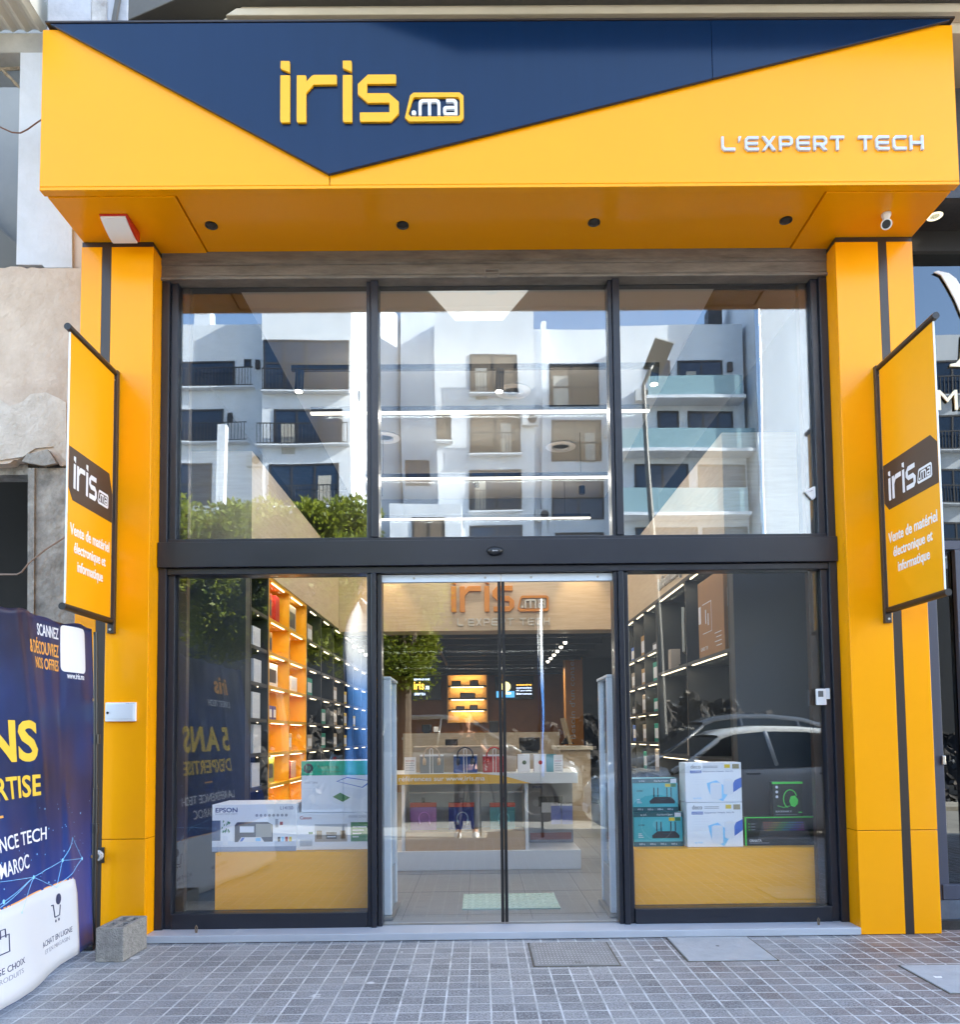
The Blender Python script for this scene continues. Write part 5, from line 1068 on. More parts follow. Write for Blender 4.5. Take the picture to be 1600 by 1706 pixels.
F = front(YQ+.3); MB().prism([(q[0], q[3]), (q[0]+.03, q[3]), (q[1], q[2]), (q[1]-.04, q[2])], F, -.3, .1).build('screen', mat('monitor_bezel', (.35, .27, .17), .4), t); MB().prism([(q[0]+.06, q[2]+.12), (q[1]+.05, q[2]+.0), (q[0]-.02, q[2])], F, -.1, -.05).build('stand', BLACK, t)

# display table
YT = D(7.30)
zt0_, zt1_ = P(800, 1306, YT).z, P(800, 1288, YT).z; xa, xb = P(598, 1290, YT).x, P(963, 1290, YT).x
zp1, zp0 = P(800, 1417, YT).z, ZF
t = thing('display_table', 'white display table with yellow website strip, centre of the sales floor', 'table', ((xa+xb)/2, YT+.4, ZF))
TW = mat('white_lacquer', (.68, .71, .74), .3)
bx('top', TW, t, xa, xb, YT, YT+.85, zt0_, zt1_, bevel=.003); bx('plinth', TW, t, xa, xb+.015, YT-.02, YT+.85, zp0+.001, zp1, bevel=.004)
for px in (672, 878): v = P(px, 1350, YT+.02); bx('leg', TW, t, v.x-.015, v.x+.015, YT+.02, YT+.5, zp1+.001, zt0_-.001)
lx, rx = P(672, 1350, YT).x, P(878, 1350, YT).x
bx('back_panel', mat('grey_lacquer', (.42, .46, .5), .35), t, lx+.02, rx-.02, YT+.40, YT+.42, zp1+.001, zt0_-.001); bx('rail', STEEL, t, lx+.016, rx-.016, YT+.26, YT+.275, zt0_-.10, zt0_-.09)
ya = P(700, 1385, YT+.1).z; bx('low_shelf', mat('shelf_oak', (.5, .33, .16), .5), t, lx+.016, rx-.016, YT+.03, YT+.39, zp1+.001, ya)
xq = P(885, 1290, YT).x; xm = P(800, 1290, YT).x
MB().prism([(xa+.001, zt0_+.002), (xq, zt0_+.002), (xm+.22, zt1_-.025), (xm, zt1_-.003), (xa+.001, zt1_-.003)], front(YT), .0005, .003).build('yellow_strip', mat('strip_yellow', (.72, .40, .02), .45), t)
r = px_rect(624, 808, 1292, 1302, YT); text('lettering', 'Plus de 3000 références sur www.iris.ma', front(YT-.003), (r[0]-.17, r[1], r[2], r[3]), WHITE2, t, .0015, .012)
YR = YT+.3; r = px_rect(689, 860, 1244, 1288, YR); t = thing('display_riser', 'beige riser board standing on the display table behind the headphones', 'riser', ((r[0]+r[1])/2, YR, zt1_)); bx('board', WOODG, t, r[0], r[1], YR, YR+.3, zt1_+.001, r[3], bevel=.003); bx('top_edge', WOODP, t, r[0]-.004, r[1]+.004, YR-.004, YR+.304, r[3]+.001, r[3]+.014)
def headphone(o, rad, m, parent, fr=None):
    b = MB(); pts = [o+Vector((rad*math.cos(a), 0, rad*1.1*math.sin(a))) for a in [math.pi*i/12 for i in range(13)]]; b.tube([pts[0]-Vector((0, 0, rad*.5))]+pts+[pts[-1]-Vector((0, 0, rad*.5))], rad*.09, 6); b.build('headband', m, parent, smooth=True)
    for s in (-1, 1): MB().lathe([(rad*.05, -rad*.18), (rad*.42, -rad*.16), (rad*.5, 0), (rad*.42, rad*.16), (rad*.05, rad*.18)], o+Vector((s*rad*.92, 0, -rad*.75)), X3+Vector((0, .25, 0)), 14).build('ear_cup', m, parent, smooth=True)
for x0, x1, c, m, lab in ((700, 739, (.22, .24, .26), mat('beige_phones', (.55, .42, .3), .4), 'beige headphones over a grey box with white loop, left of the three'), (756, 795, (.03, .09, .3), mat('navy_phones', (.02, .03, .06), .4), 'navy headphones over a blue box with white loop, middle of the three'), (805, 843, (.5, .02, .03), mat('red_phones', (.5, .02, .02), .4), 'red headphones over a red box with white loop, right of the three')):
    r = px_rect(x0, x1, 1257, 1285, YT+.12); cx = (r[0]+r[1])/2
    t = thing('headphone_box', lab, 'headphones', (cx, YT+.16, zt1_), 'headphones on the display table')
    bx('box', mat('box'+lab[:4], c, .3), t, r[0], r[1], YT+.12, YT+.2, zt1_+.001, r[3]-.015, bevel=.003); bx('box_lid', WHITE2, t, r[0], r[1], YT+.119, YT+.201, r[3]-.0145, r[3], bevel=.002)
    headphone(Vector((cx, YT+.095, r[3]-.01)), .075, m, t)
    b = MB(); w = .014; z0, z1 = zt1_+.01, r[3]+.045; pts = [(cx+w*math.cos(a), YT+.055, (z1 if math.sin(a) > 0 else z0)+w*math.sin(a)) for a in [2*math.pi*i/16 for i in range(17)]]; b.tube(pts, .004, 6); b.build('loop_stand', WHITE, t, smooth=True)
    if 'red box' in lab: text('lettering', 'style2', (Vector((0, YT+.1195, 0)), Z3, -X3, -Y3), (zt1_+.02, zt1_+.12, -(r[0]+.045), -(r[0]+.012)), WHITE2, t, .001, .02)
for x0, x1, c2, lab in ((863, 883, (.02, .06, .02), 'small white box with a dark green speaker on the display table'), (890, 910, (.55, .03, .02), 'small white box with a red speaker on the display table'), (911, 927, None, 'small turquoise box beside the white price card')):
    r = px_rect(x0, x1, 1256, 1284, YT+.1); t = thing('speaker_box', lab, 'box', ((r[0]+r[1])/2, YT+.12, zt1_), 'small speaker boxes on the display table'); bx('body', WHITE2 if c2 else mat('turq_box', (.06, .3, .4), .5), t, r[0], r[1], YT+.1, YT+.16, zt1_+.001, r[3], bevel=.002)
    if c2: MB().lathe([(.001, -.002), (.02, 0), (.001, .003)], ((r[0]+r[1])/2+.005, YT+.099, (r[2]+r[3])/2), -Y3, 16).build('print', mat('print_spk%.2f' % c2[0], c2, .5), t); bx('side_print', pm('darkred', (.15, .02, .02)), t, r[0]-.002, r[0]-.0005, YT+.105, YT+.155, zt1_+.01, r[3]-.01)
for x0, x1, y0, lab in ((674, 693, 1261, 'white printed price card at the left of the display table'), (923, 938, 1257, 'white printed price card at the right of the display table')):
    r = px_rect(x0, x1, y0, 1287, YT+.04); t = thing('price_card', lab, 'card', ((r[0]+r[1])/2, YT+.04, zt1_), 'price cards on the display table'); bx('card', WHITE2, t, r[0], r[1], YT+.04, YT+.046, zt1_+.001, r[3])
    for i in range(5): bx('print', pm('red', (.4, .05, .05)) if i == 4 else pm('grey2', (.3, .33, .4)), t, r[0]+.01, r[1]-.012-.01*(i % 2), YT+.0385, YT+.0397, r[2]+.02+.022*i, r[2]+.025+.022*i)
# hanging headset packs
for x0, x1, c, lab in ((684, 727, (.40, .20, .42), 'pink and violet headset pack hanging under the table, left'), (748, 790, (.02, .04, .22), 'navy and red headset pack hanging under the table, middle'), (817, 858, (.12, .32, .33), 'pale green headset pack hanging under the table, right')):
    y = YT+.22; r = px_rect(x0, x1, 1337, 1388, y); t = thing('headset_pack', lab, 'headset pack', ((r[0]+r[1])/2, y, r[2]), 'headset packs under the display table'); k = (r[3]-r[2])
    bx('carton', mat('carton'+lab[:4], c, .35), t, r[0], r[1], y, y+.06, r[2]+.012, r[3], bevel=.002); bx('red_top', mat('pack_red', (.5, .05, .03), .4), t, r[0]-.001, r[1]+.001, y-.002, y+.062, r[3]-k*.14, r[3]+.001); bx('red_foot', mat('pack_red', (1, 1, 1)), t, r[0]+.03, r[1]-.03, y-.003, y-.0005, r[2]+.013, r[2]+.03)
    headphone(Vector(((r[0]+r[1])/2+.01, y-.008, r[2]+k*.50)), .052, mat('pack_phones', (.5, .6, .7), .4) if 'navy' in lab else mat('pack_phones_pale'+lab[:4], tuple(min(1, q*1.8+.1) for q in c), .4), t)
    bx('hook', BLACK, t, (r[0]+r[1])/2-.014, (r[0]+r[1])/2+.014, y+.02, y+.03, r[3]+.001, r[3]+.05)
# goods right of the table
y = YT+.5; r = px_rect(882, 954, 1303, 1400, y); t = thing('large_carton', 'large grey printed printer carton standing on the right end of the table plinth', 'box', ((r[0]+r[1])/2, y, zp1)); bx('carton', mat('grey_carton', (.26, .26, .29), .6, var=.1, vs=4), t, r[0], r[1], y, y+.3, zp1+.001, r[3], bevel=.003)
text('lettering', 'EPSON', front(y-.0), (r[0]+.04, r[0]+.13, r[3]-.055, r[3]-.03), pm('navy', (.03, .05, .2)), t, .001, .02); bx('picture', pm('dark', (.06, .06, .07)), t, r[0]+.1, r[1]-.1, y-.002, y-.0005, r[3]-.24, r[3]-.14); bx('picture', pm('red2', (.25, .08, .06)), t, r[0]+.01, r[1]-.02, y-.002, y-.0005, zp1+.03, zp1+.10); bx('paper', WHITE2, t, r[0]+.13, r[1]-.15, y-.004, y-.0022, r[3]-.30, r[3]-.2)
for x0, x1, lab in ((919, 935, 'small violet carded pack, left of two beside the large carton'), (937, 954, 'small violet carded pack, right of two beside the large carton')):
    r = px_rect(x0, x1, 1342, 1373, YT+.3); t = thing('carded_pack', lab, 'pack', (r[0], YT+.3, r[2]), 'carded packs'); bx('card', pm('violet', (.2, .24, .52)), t, r[0], r[1], YT+.3, YT+.32, r[2], r[3]); bx('header', WHITE2, t, r[0], r[1], YT+.299, YT+.321, r[3]+.0005, r[3]+.02); bx('rod', STEEL, t, (r[0]+r[1])/2-.003, (r[0]+r[1])/2+.003, YT+.321, YT+.499, r[3]+.008, r[3]+.014)
# anti-theft gates
def gate(x, s, label):
    t = thing('security_gate', label, 'security gate', (x, .3, ZF), 'anti-theft gates inside the doors'); y0, y1 = .16, .62; z1 = P(645, 1127, y0).z
    bx('post', BLUEWH, t, x-.028, x+.028, y0, y0+.05, ZF+.03, z1-.021, bevel=.006); bx('post', BLUEWH, t, x-.02, x+.02, y1-.05, y1, ZF+.03, z1-.021, bevel=.006); bx('top_bar', BLUEWH, t, x-.028, x+.028, y0, y1, z1-.02, z1, bevel=.004)
    bx('panel', CLEAR, t, x-.004, x+.004, y0+.051, y1-.051, ZF+.32, z1-.022); bx('lower_panel', mat('gate_grey', (.3, .33, .36), .35), t, x-.01, x+.01, y0+.051, y1-.051, ZF+.031, ZF+.319); bx('base', STEEL, t, x-.04, x+.04, y0-.02, y1+.02, ZF+.001, ZF+.029, bevel=.004)
gate(P(645, 1300, .16).x, 1, 'pale anti-theft gate inside the left door leaf'); gate(P(1021, 1300, .16).x, -1, 'pale anti-theft gate inside the right door leaf')
# doormat
q = [PZ(766, 1491, ZF), PZ(926, 1489, ZF), PZ(934, 1513, ZF), PZ(770, 1516, ZF)]; t = thing('doormat', 'pale green zigzag doormat on the grey tiles just inside the doors', 'doormat', (q[0].x, q[0].y, ZF)); x0, x1 = q[3].x, q[2].x; y0, y1 = q[3].y, q[0].y
bx('mat_body', mat('mat_green', (.38, .50, .45), .9), t, x0, x1, y0, y1, ZF+.001, ZF+.01)
b = MB()
for i in range(6):
    n_ = 26; yy = y0+(y1-y0)*(i+.5)/6; b.tube([(x0+.01+(x1-x0-.02)*k/n_, yy+(.014 if k % 2 else -.014), ZF+.0105) for k in range(n_+1)], .004, 4)
b.build('zigzag', mat('mat_pale', (.55, .66, .61), .9), t)

# display plinths
WYEL = mat('yellow_plinth', (.95, .42, .0), .6, var=.03, vs=2, stretch=(1, 1, 14))
y0 = .10
r1 = px_rect(358, 613, 1418, 1519, y0); t = thing('display_plinth', 'yellow display plinth carrying printer boxes in the left window', 'plinth', ((r1[0]+r1[1])/2, y0, ZF), 'yellow window plinths')
bx('front', WYEL, t, r1[0], r1[1], y0, y0+.02, ZF+.001, r1[3]); bx('top', WYEL, t, r1[0], r1[1], y0+.0205, y0+.55, r1[3]-.03, r1[3]); bx('side', WYEL, t, r1[0], r1[0]+.02, y0+.0205, y0+.55, ZF+.001, r1[3]-.031); bx('side', WYEL, t, r1[1]-.02, r1[1], y0+.0205, y0+.55, ZF+.001, r1[3]-.031)
r2 = px_rect(1059, 1378, 1411, 1506, y0); t = thing('display_plinth', 'yellow display plinth carrying router and gaming boxes in the right window', 'plinth', ((r2[0]+r2[1])/2, y0, ZF), 'yellow window plinths')
bx('front', WYEL, t, r2[0], r2[1], y0, y0+.02, ZF+.001, r2[3]); bx('top', WYEL, t, r2[0], r2[1], y0+.0205, y0+.55, r2[3]-.03, r2[3]); bx('side', WYEL, t, r2[0], r2[0]+.02, y0+.0205, y0+.55, ZF+.001, r2[3]-.031); bx('side', WYEL, t, r2[1]-.02, r2[1], y0+.0205, y0+.55, ZF+.001, r2[3]-.031)
# product boxes: x0,x1,y0,y1 in the photo, standing at world y
def pbox(name, label, px, y, dep, m, zbase, group=None, cat='box'):
    r = px_rect(*px, y); t = thing(name, label, cat, ((r[0]+r[1])/2, y+dep/2, zbase), group); z1 = zbase+.001+(r[3]-r[2])
    bx('carton', m, t, r[0], r[1], y, y+dep, zbase+.001, z1, bevel=.003); return t, r[0], r[1], zbase+.001, z1
def sheet(t, m, a, c, e, f, y, k=1, name='print'): return bx(name, m, t, a, c, y-.0008*k-.0004, y-.0008*(k-1)-.0004, e, f)
def poly(t, m, pts, y, k=1, name='print'): return MB().prism(pts, front(y), .0008*(k-1)+.0004, .0008*k+.0004).build(name, m, t)
PB = pm('pale_blue', (.66, .72, .82)); NV = pm('navy', (.03, .05, .2)); GY = pm('grey3', (.35, .37, .42)); DK = pm('dark', (.06, .06, .07)); LG = pm('light', (.75, .78, .84)); GRN = pm('green', (.02, .42, .24)); RD_ = pm('red', (.4, .05, .05)); TQ = pm('turquoise', (.10, .48, .54)); YP = pm('yellow_tag', (.75, .55, .05)); BG = pm('gamer_green', (.08, .75, .08)); CY_ = pm('cyan', (.08, .5, .55)); BL_ = pm('blue', (.06, .16, .55)); OLV = pm('leafgreen', (.08, .25, .1)); WOODT = pm('tan', (.42, .36, .3))
zt = r1[3]
yb = .16
t, a, c, e, f = pbox('printer_box', 'wide white and blue printer box with navy lettering, left on the plinth', (353, 494, 1338, 1418), yb, .36, pm('white', (.82, .84, .88)), zt, 'printer boxes in the left window'); w, h = c-a, f-e
X_ = lambda u: a+w*u; Z_ = lambda u: e+h*u
text('lettering', 'EPSON', front(yb), (X_(.04), X_(.30), Z_(.83), Z_(.93)), NV, t, .001, .02); text('lettering', 'EXCEED YOUR VISION', front(yb), (X_(.04), X_(.30), Z_(.785), Z_(.81)), GY, t, .001); text('lettering', 'L14150', front(yb), (X_(.81), X_(.96), Z_(.88), Z_(.95)), NV, t, .001)
sheet(t, pm('desk_blue', (.30, .36, .5)), X_(.001), X_(.999), Z_(.0), Z_(.10), yb); sheet(t, PB, X_(.001), X_(.999), Z_(.101), Z_(.22), yb); sheet(t, pm('slate', (.10, .13, .2)), X_(0), X_(.10), Z_(.23), Z_(.66), yb)
poly(t, DK, [(X_(.27), Z_(.2)), (X_(.72), Z_(.2)), (X_(.72), Z_(.56)), (X_(.66), Z_(.62)), (X_(.30), Z_(.62)), (X_(.27), Z_(.56))], yb, 2); sheet(t, pm('tan2', (.35, .33, .28)), X_(.52), X_(.71), Z_(.3), Z_(.58), yb, 3); sheet(t, LG, X_(.33), X_(.50), Z_(.40), Z_(.53), yb, 3); poly(t, WHITE2, [(X_(.31), Z_(.20)), (X_(.62), Z_(.20)), (X_(.58), Z_(.30)), (X_(.35), Z_(.30))], yb, 3); poly(t, BL_, [(X_(.33), Z_(.21)), (X_(.36), Z_(.21)), (X_(.39), Z_(.29)), (X_(.36), Z_(.29))], yb, 4); sheet(t, CY_, X_(.52), X_(.58), Z_(.215), Z_(.28), yb, 4)
for i in range(8): MB().lathe([(.007, .0004), (.01, .0004), (.01, .0012), (.007, .0012)], (X_(.53+.05*i), yb, Z_(.76)), -Y3, 12).build('print', GY, t)
sheet(t, WHITE2, X_(.80), X_(.92), Z_(.52), Z_(.68), yb, 2); sheet(t, RD_, X_(.805), X_(.84), Z_(.55), Z_(.62), yb, 3); sheet(t, GY, X_(.75), X_(.785), Z_(.5), Z_(.68), yb, 2)
for i, m in enumerate((DK, CY_, RD_, YP)): sheet(t, m, X_(.78+.045*i), X_(.81+.045*i), Z_(.20), Z_(.30), yb, 2)
random.seed(4)
for i in range(16): p0 = (X_(.155)+random.uniform(-.03, .03), Z_(.36+.26*random.random())); poly(t, OLV, [p0, (p0[0]+.012, p0[1]+.014), (p0[0]+.004, p0[1]+.022)], yb, 2)
sheet(t, LG, X_(.13), X_(.19), Z_(.14), Z_(.33), yb, 2)
t, a, c, e, f = pbox('printer_box', 'white printer box with red lettering and green corner, right on the plinth', (494, 640, 1354, 1417), yb+.03, .33, pm('white', (1, 1, 1)), zt, 'printer boxes in the left window'); w, h = c-a, f-e; zc2 = f; y = yb+.03
text('lettering', 'Canon', front(y), (X_(.04), X_(.17), Z_(.83), Z_(.92)), RD_, t, .001, .015); text('lettering', 'PIXMA G3430', front(y), (X_(.60), X_(.80), Z_(.86), Z_(.93)), GY, t, .001); sheet(t, WOODT, X_(.21), X_(.58), Z_(.22), Z_(.70), y); sheet(t, pm('grey4', (.5, .52, .55)), X_(.21), X_(.58), Z_(.40), Z_(.70), y, 2); sheet(t, DK, X_(.34), X_(.46), Z_(.30), Z_(.48), y, 3); sheet(t, LG, X_(.35), X_(.45), Z_(.34), Z_(.37), y, 4); sheet(t, OLV, X_(.62), X_(.85), Z_(.22), Z_(.74), y); sheet(t, pm('grey4', (1, 1, 1)), X_(.04), X_(.18), Z_(.10), Z_(.28), y)
for i in range(4): sheet(t, WHITE2, X_(.64), X_(.80-.03*i), Z_(.60-.09*i), Z_(.63-.09*i), y, 2)
for q in (.26, .53): sheet(t, pm('chair', (.25, .17, .1)), X_(q-.03), X_(q+.03), Z_(.3), Z_(.52), y, 3)
for q in (.15, .175): MB().lathe([(.004, .0004), (.008, .0004), (.008, .0012), (.004, .0012)], (X_(q), y, Z_(.46)), -Y3, 12).build('print', OLV, t)
y = yb+.0; t, a, c, e, f = pbox('printer_box', 'white printer box with a green top band, stacked on the right-hand box', (502, 640, 1263, 1350), yb+.045, .30, pm('white', (1, 1, 1)), zc2+.002, 'printer boxes in the left window'); w, h = c-a, f-e; y = yb+.045
sheet(t, GRN, a-.0005, c+.0005, Z_(.72), Z_(1.0), y); MB().lathe([(.002, .0012), (.034, .0012), (.034, .002), (.002, .002)], (X_(.085), y, Z_(.86)), -Y3, 22).build('print', DK, t); text('lettering', 'hp', front(y), (X_(.058), X_(.112), Z_(.80), Z_(.93)), GRN, t, .003, .0); text('lettering', 'Perfect for home', front(y), (X_(.20), X_(.45), Z_(.85), Z_(.92)), OLV, t, .002); text('lettering', 'Print, scan and copy from anywhere', front(y), (X_(.20), X_(.48), Z_(.77), Z_(.81)), OLV, t, .002)
text('lettering', 'SMART TANK', front(y), (X_(.04), X_(.2), Z_(.56), Z_(.60)), GY, t, .001)
for i in range(2): sheet(t, LG, X_(.04), X_(.26), Z_(.46-.05*i), Z_(.475-.05*i), y)
MB().ring([(X_(.42), Z_(.60)), (X_(.55), Z_(.68)), (X_(.86), Z_(.60)), (X_(.74), Z_(.47))], [(X_(.44), Z_(.60)), (X_(.55), Z_(.665)), (X_(.83), Z_(.60)), (X_(.735), Z_(.485))], front(y), .0004, .0012).build('print', BL_, t); poly(t, LG, [(X_(.5), Z_(.5)), (X_(.72), Z_(.44)), (X_(.8), Z_(.46)), (X_(.8), Z_(.3)), (X_(.68), Z_(.26)), (X_(.52), Z_(.36))], y, 2); poly(t, OLV, [(X_(.38), Z_(.30)), (X_(.47), Z_(.38)), (X_(.59), Z_(.28)), (X_(.50), Z_(.2))], y, 3)
# right window
zt = r2[3]; y = .22
def router(label, px, y, zb):
    t, a, c, e, f = pbox('router_box', label, px, y, .14, TQ, zb, 'router boxes in the right window'); w, h = c-a, f-e; X_ = lambda u: a+w*u; Z_ = lambda u: e+h*u
    sheet(t, pm('petrol', (.04, .12, .14)), a-.0005, c+.0005, Z_(.86), f+.0005, y); sheet(t, pm('petrol', (1, 1, 1)), a-.0005, c+.0005, e, Z_(.14), y); sheet(t, YP, X_(.72), X_(.84), Z_(.74), Z_(.84), y); sheet(t, OLV, X_(.85), X_(.96), Z_(.74), Z_(.84), y); sheet(t, WHITE2, X_(.84), X_(.97), Z_(.86), Z_(.98), y, 2)
    poly(t, DK, [(X_(.38), Z_(.24)), (X_(.93), Z_(.24)), (X_(.93), Z_(.32)), (X_(.85), Z_(.44)), (X_(.48), Z_(.44)), (X_(.37), Z_(.32))], y, 2); poly(t, pm('petrol', (1, 1, 1)), [(X_(.55), Z_(.40)), (X_(.66), Z_(.35)), (X_(.80), Z_(.40)), (X_(.66), Z_(.37))], y, 3)
    for q in (.46, .55, .75, .84): sheet(t, DK, X_(q), X_(q+.022), Z_(.445), Z_(.72), y, 2)
    text('lettering', 'tp-link', front(y), (X_(.14), X_(.27), Z_(.89), Z_(.95)), WHITE2, t, .002); text('lettering', 'Dual Band Gigabit', front(y), (X_(.48), X_(.80), Z_(.89), Z_(.95)), WHITE2, t, .002); text('lettering', 'AX3000', front(y), (X_(.09), X_(.22), Z_(.60), Z_(.65)), DK, t, .001)
    for i in range(3): sheet(t, LG, X_(.09), X_(.2-.02*i), Z_(.26+.05*i), Z_(.28+.05*i), y)
    for i in range(4): text('lettering', 'WiFi 6', front(y), (X_(.1+.22*i), X_(.22+.22*i), Z_(.04), Z_(.10)), LG, t, .002)
    return f
z1 = router('lower turquoise router box with four antennas, bottom of its stack', (1057, 1137, 1347, 1405), y, zt); router('upper turquoise router box with four antennas, top of its stack', (1055, 1129, 1289, 1345), y+.01, z1+.002)
def mesh(label, px, y, zb):
    t, a, c, e, f = pbox('mesh_router_box', label, px, y, .16, pm('white', (1, 1, 1)), zb, 'white and blue mesh router boxes'); w, h = c-a, f-e; X_ = lambda u: a+w*u; Z_ = lambda u: e+h*u
    text('lettering', 'deco', front(y), (X_(.10), X_(.28), Z_(.85), Z_(.95)), DK, t, .001); text('lettering', 'AX3000', front(y), (X_(.10), X_(.28), Z_(.745), Z_(.79)), WHITE2, t, .003); sheet(t, BL_, X_(.09), X_(.29), Z_(.735), Z_(.80), y); text('lettering', 'Superior Mesh Wi-Fi', front(y), (X_(.32), X_(.85), Z_(.75), Z_(.79)), NV, t, .001); sheet(t, GY, X_(.32), X_(.58), Z_(.90), Z_(.915), y); sheet(t, GY, X_(.32), X_(.58), Z_(.865), Z_(.88), y)
    sheet(t, YP, X_(.70), X_(.80), Z_(.86), Z_(.95), y); sheet(t, pm('tan3', (.35, .3, .18)), X_(.84), X_(.96), Z_(.84), Z_(.955), y)
    for i in range(5): sheet(t, LG, X_(.12), X_(.35+.03*(i % 3)), Z_(.45+.06*i), Z_(.462+.06*i), y)
    poly(t, CY_, [(X_(.38), Z_(.48)), (X_(.55), Z_(.55)), (X_(.8), Z_(.30)), (X_(.66), Z_(.02)), (X_(.45), Z_(.14)), (X_(.40), Z_(.34))], y, 1); poly(t, BL_, [(X_(.88), Z_(.55)), (X_(.998), Z_(.62)), (X_(.998), Z_(.38)), (X_(.80), Z_(.2)), (X_(.78), Z_(.30))], y, 1)
    for q, r_, zb_, zt__ in ((.54, .10, .10, .46), (.76, .085, .22, .56)):
        MB().prism([(X_(q)-r_*w, Z_(zb_)), (X_(q)-r_*w*.6, Z_(zb_-.03)), (X_(q)+r_*w*.6, Z_(zb_-.03)), (X_(q)+r_*w, Z_(zb_)), (X_(q)+r_*w, Z_(zt__)), (X_(q)+r_*w*.6, Z_(zt__+.03)), (X_(q)-r_*w*.6, Z_(zt__+.03)), (X_(q)-r_*w, Z_(zt__))], front(y), .0012, .002+q*.001).build('print', LG, t); poly(t, WHITE2, [(X_(q)-r_*w*.9, Z_(zt__)), (X_(q)-r_*w*.5, Z_(zt__-.03)), (X_(q)+r_*w*.5, Z_(zt__-.03)), (X_(q)+r_*w*.9, Z_(zt__)), (X_(q), Z_(zt__+.025))], y, 5)
    text('lettering', 'tp-link', front(y), (X_(.13), X_(.28), Z_(.07), Z_(.13)), CY_, t, .001); return f
z1 = mesh('white and blue mesh router box, bottom of its stack', (1146, 1237, 1336, 1411), .16, zt); mesh('white and blue mesh router box, top of its stack', (1143, 1235, 1267, 1334), .165, z1+.002)
GB = pm('gamer_black', (.018, .02, .018), .3)
y = .20; t, a, c, e, f = pbox('keyboard_box', 'black gaming keyboard box with green edges on the right plinth', (1242, 1366, 1352, 1401), y, .07, GB, zt); w, h = c-a, f-e; X_ = lambda u: a+w*u; Z_ = lambda u: e+h*u
for u in (0, .98): sheet(t, BG, X_(u), X_(u+.02), e, f, y)
sheet(t, BG, X_(.02), X_(.98), Z_(.965), Z_(1), y); poly(t, pm('key_dark', (.07, .07, .075)), [(X_(.17), Z_(.22)), (X_(.87), Z_(.22)), (X_(.80), Z_(.83)), (X_(.24), Z_(.83))], y, 1)
KC = [pm('k%d' % i, q) for i, q in enumerate(((.4, .1, .05), (.4, .3, .05), (.1, .4, .1), (.05, .3, .4), (.1, .1, .45), (.35, .08, .35)))]
for i in range(16):
    for j in range(4): sheet(t, KC[(i+j)*6//19 % 6], X_(.245+.034*i+.004*j), X_(.265+.034*i+.004*j), Z_(.78-.085*j), Z_(.82-.085*j), y, 2)
text('lettering', 'ORNATA', front(y), (X_(.06), X_(.22), Z_(.13), Z_(.22)), WHITE2, t, .001, .015); sheet(t, GY, X_(.06), X_(.32), Z_(.085), Z_(.10), y); MB().lathe([(.001, .0004), (.011, .0004), (.011, .0012), (.001, .0012)], (X_(.93), y, Z_(.12)), -Y3, 14).build('print', LG, t)
for i in range(3): sheet(t, GY, X_(.08), X_(.14), Z_(.55+.1*i), Z_(.57+.1*i), y); sheet(t, BG, X_(.05), X_(.065), Z_(.54+.1*i), Z_(.58+.1*i), y)
zk = f; t, a, c, e, f = pbox('headset_box', 'black and green gaming headset box standing on the keyboard box', (1288, 1337, 1293, 1351), y+.005, .06, GB, zk+.001); w, h = c-a, f-e; y += .005; X_ = lambda u: a+w*u; Z_ = lambda u: e+h*u
sheet(t, BG, a-.0005, c+.0005, Z_(.94), f+.0005, y); poly(t, BG, [(X_(.60), Z_(.30)), (X_(.72), Z_(.27)), (X_(.82), Z_(.36)), (X_(.84), Z_(.48)), (X_(.74), Z_(.60)), (X_(.60), Z_(.58)), (X_(.55), Z_(.44))], y, 2)
b = MB(); b.tube([(X_(.58)-.0+w*.22*math.cos(q)*1.0, y-.003, Z_(.50)+h*.27*math.sin(q)) for q in [R(20+16*i) for i in range(15)]], .004, 6); b.build('print', BG, t); b = MB(); b.tube([(X_(.56), y-.003, Z_(.30)), (X_(.35), y-.003, Z_(.26)), (X_(.16), y-.003, Z_(.31))], .0025, 5); b.build('print', BG, t)
for i in range(3): MB().lathe([(.001, .0004), (.010, .0004), (.010, .0012), (.001, .0012)], (X_(.15), y, Z_(.85-.14*i)), -Y3, 12).build('print', LG, t)
text('lettering', 'BLACKSHARK X', front(y), (X_(.1), X_(.62), Z_(.12), Z_(.17)), LG, t, .001); sheet(t, BG, X_(.84), X_(.96), Z_(.10), Z_(.13), y); sheet(t, GY, X_(.1), X_(.8), Z_(.05), Z_(.06), y)

# ---------------------------------------------------------------- wall shelves
def shelf_unit(name, label, side, xf, bays, zs, ztop, m, back=.38, ledlen=.62, light=2.0, cols=None):
    s = side; t = thing(name, label, 'shelves', (xf, bays[0], ZF)); w = xf+s*back
    for y in bays: bx('upright', m, t, xf, w, y-.012, y+.012, ZF+.001, ztop)
    bx('back', m, t, w+s*.001, w+s*.02, bays[0]-.012, bays[-1]+.012, ZF+.001, ztop); bx('top', m, t, xf, w, bays[0]-.012, bays[-1]+.012, ztop+.001, ztop+.035)
    for i in range(len(bays)-1):
        ya, yb = bays[i]+.0125, bays[i+1]-.0125
        for k, z in enumerate(zs+[ztop-.001]):
            if k < len(zs): bx('shelf', m, t, xf+s*.004, w, ya, yb, z-.03, z)
            if k == 0: continue
            zz = z-.031 if k < len(zs) else z; c = (ya+yb)/2; l = (yb-ya)*ledlen
            bx('led', LED, t, xf+s*.012, xf+s*.022, c-l/2, c+l/2, zz-.0065, zz-.0005)
            if light: lamp('shelf_light', 'AREA', (xf+s*.05, c, zz-.02), light*.2, t, .03, l, (0, -s*R(25) if 0 else 0, 0), col=(1, .84, .56))
    return t
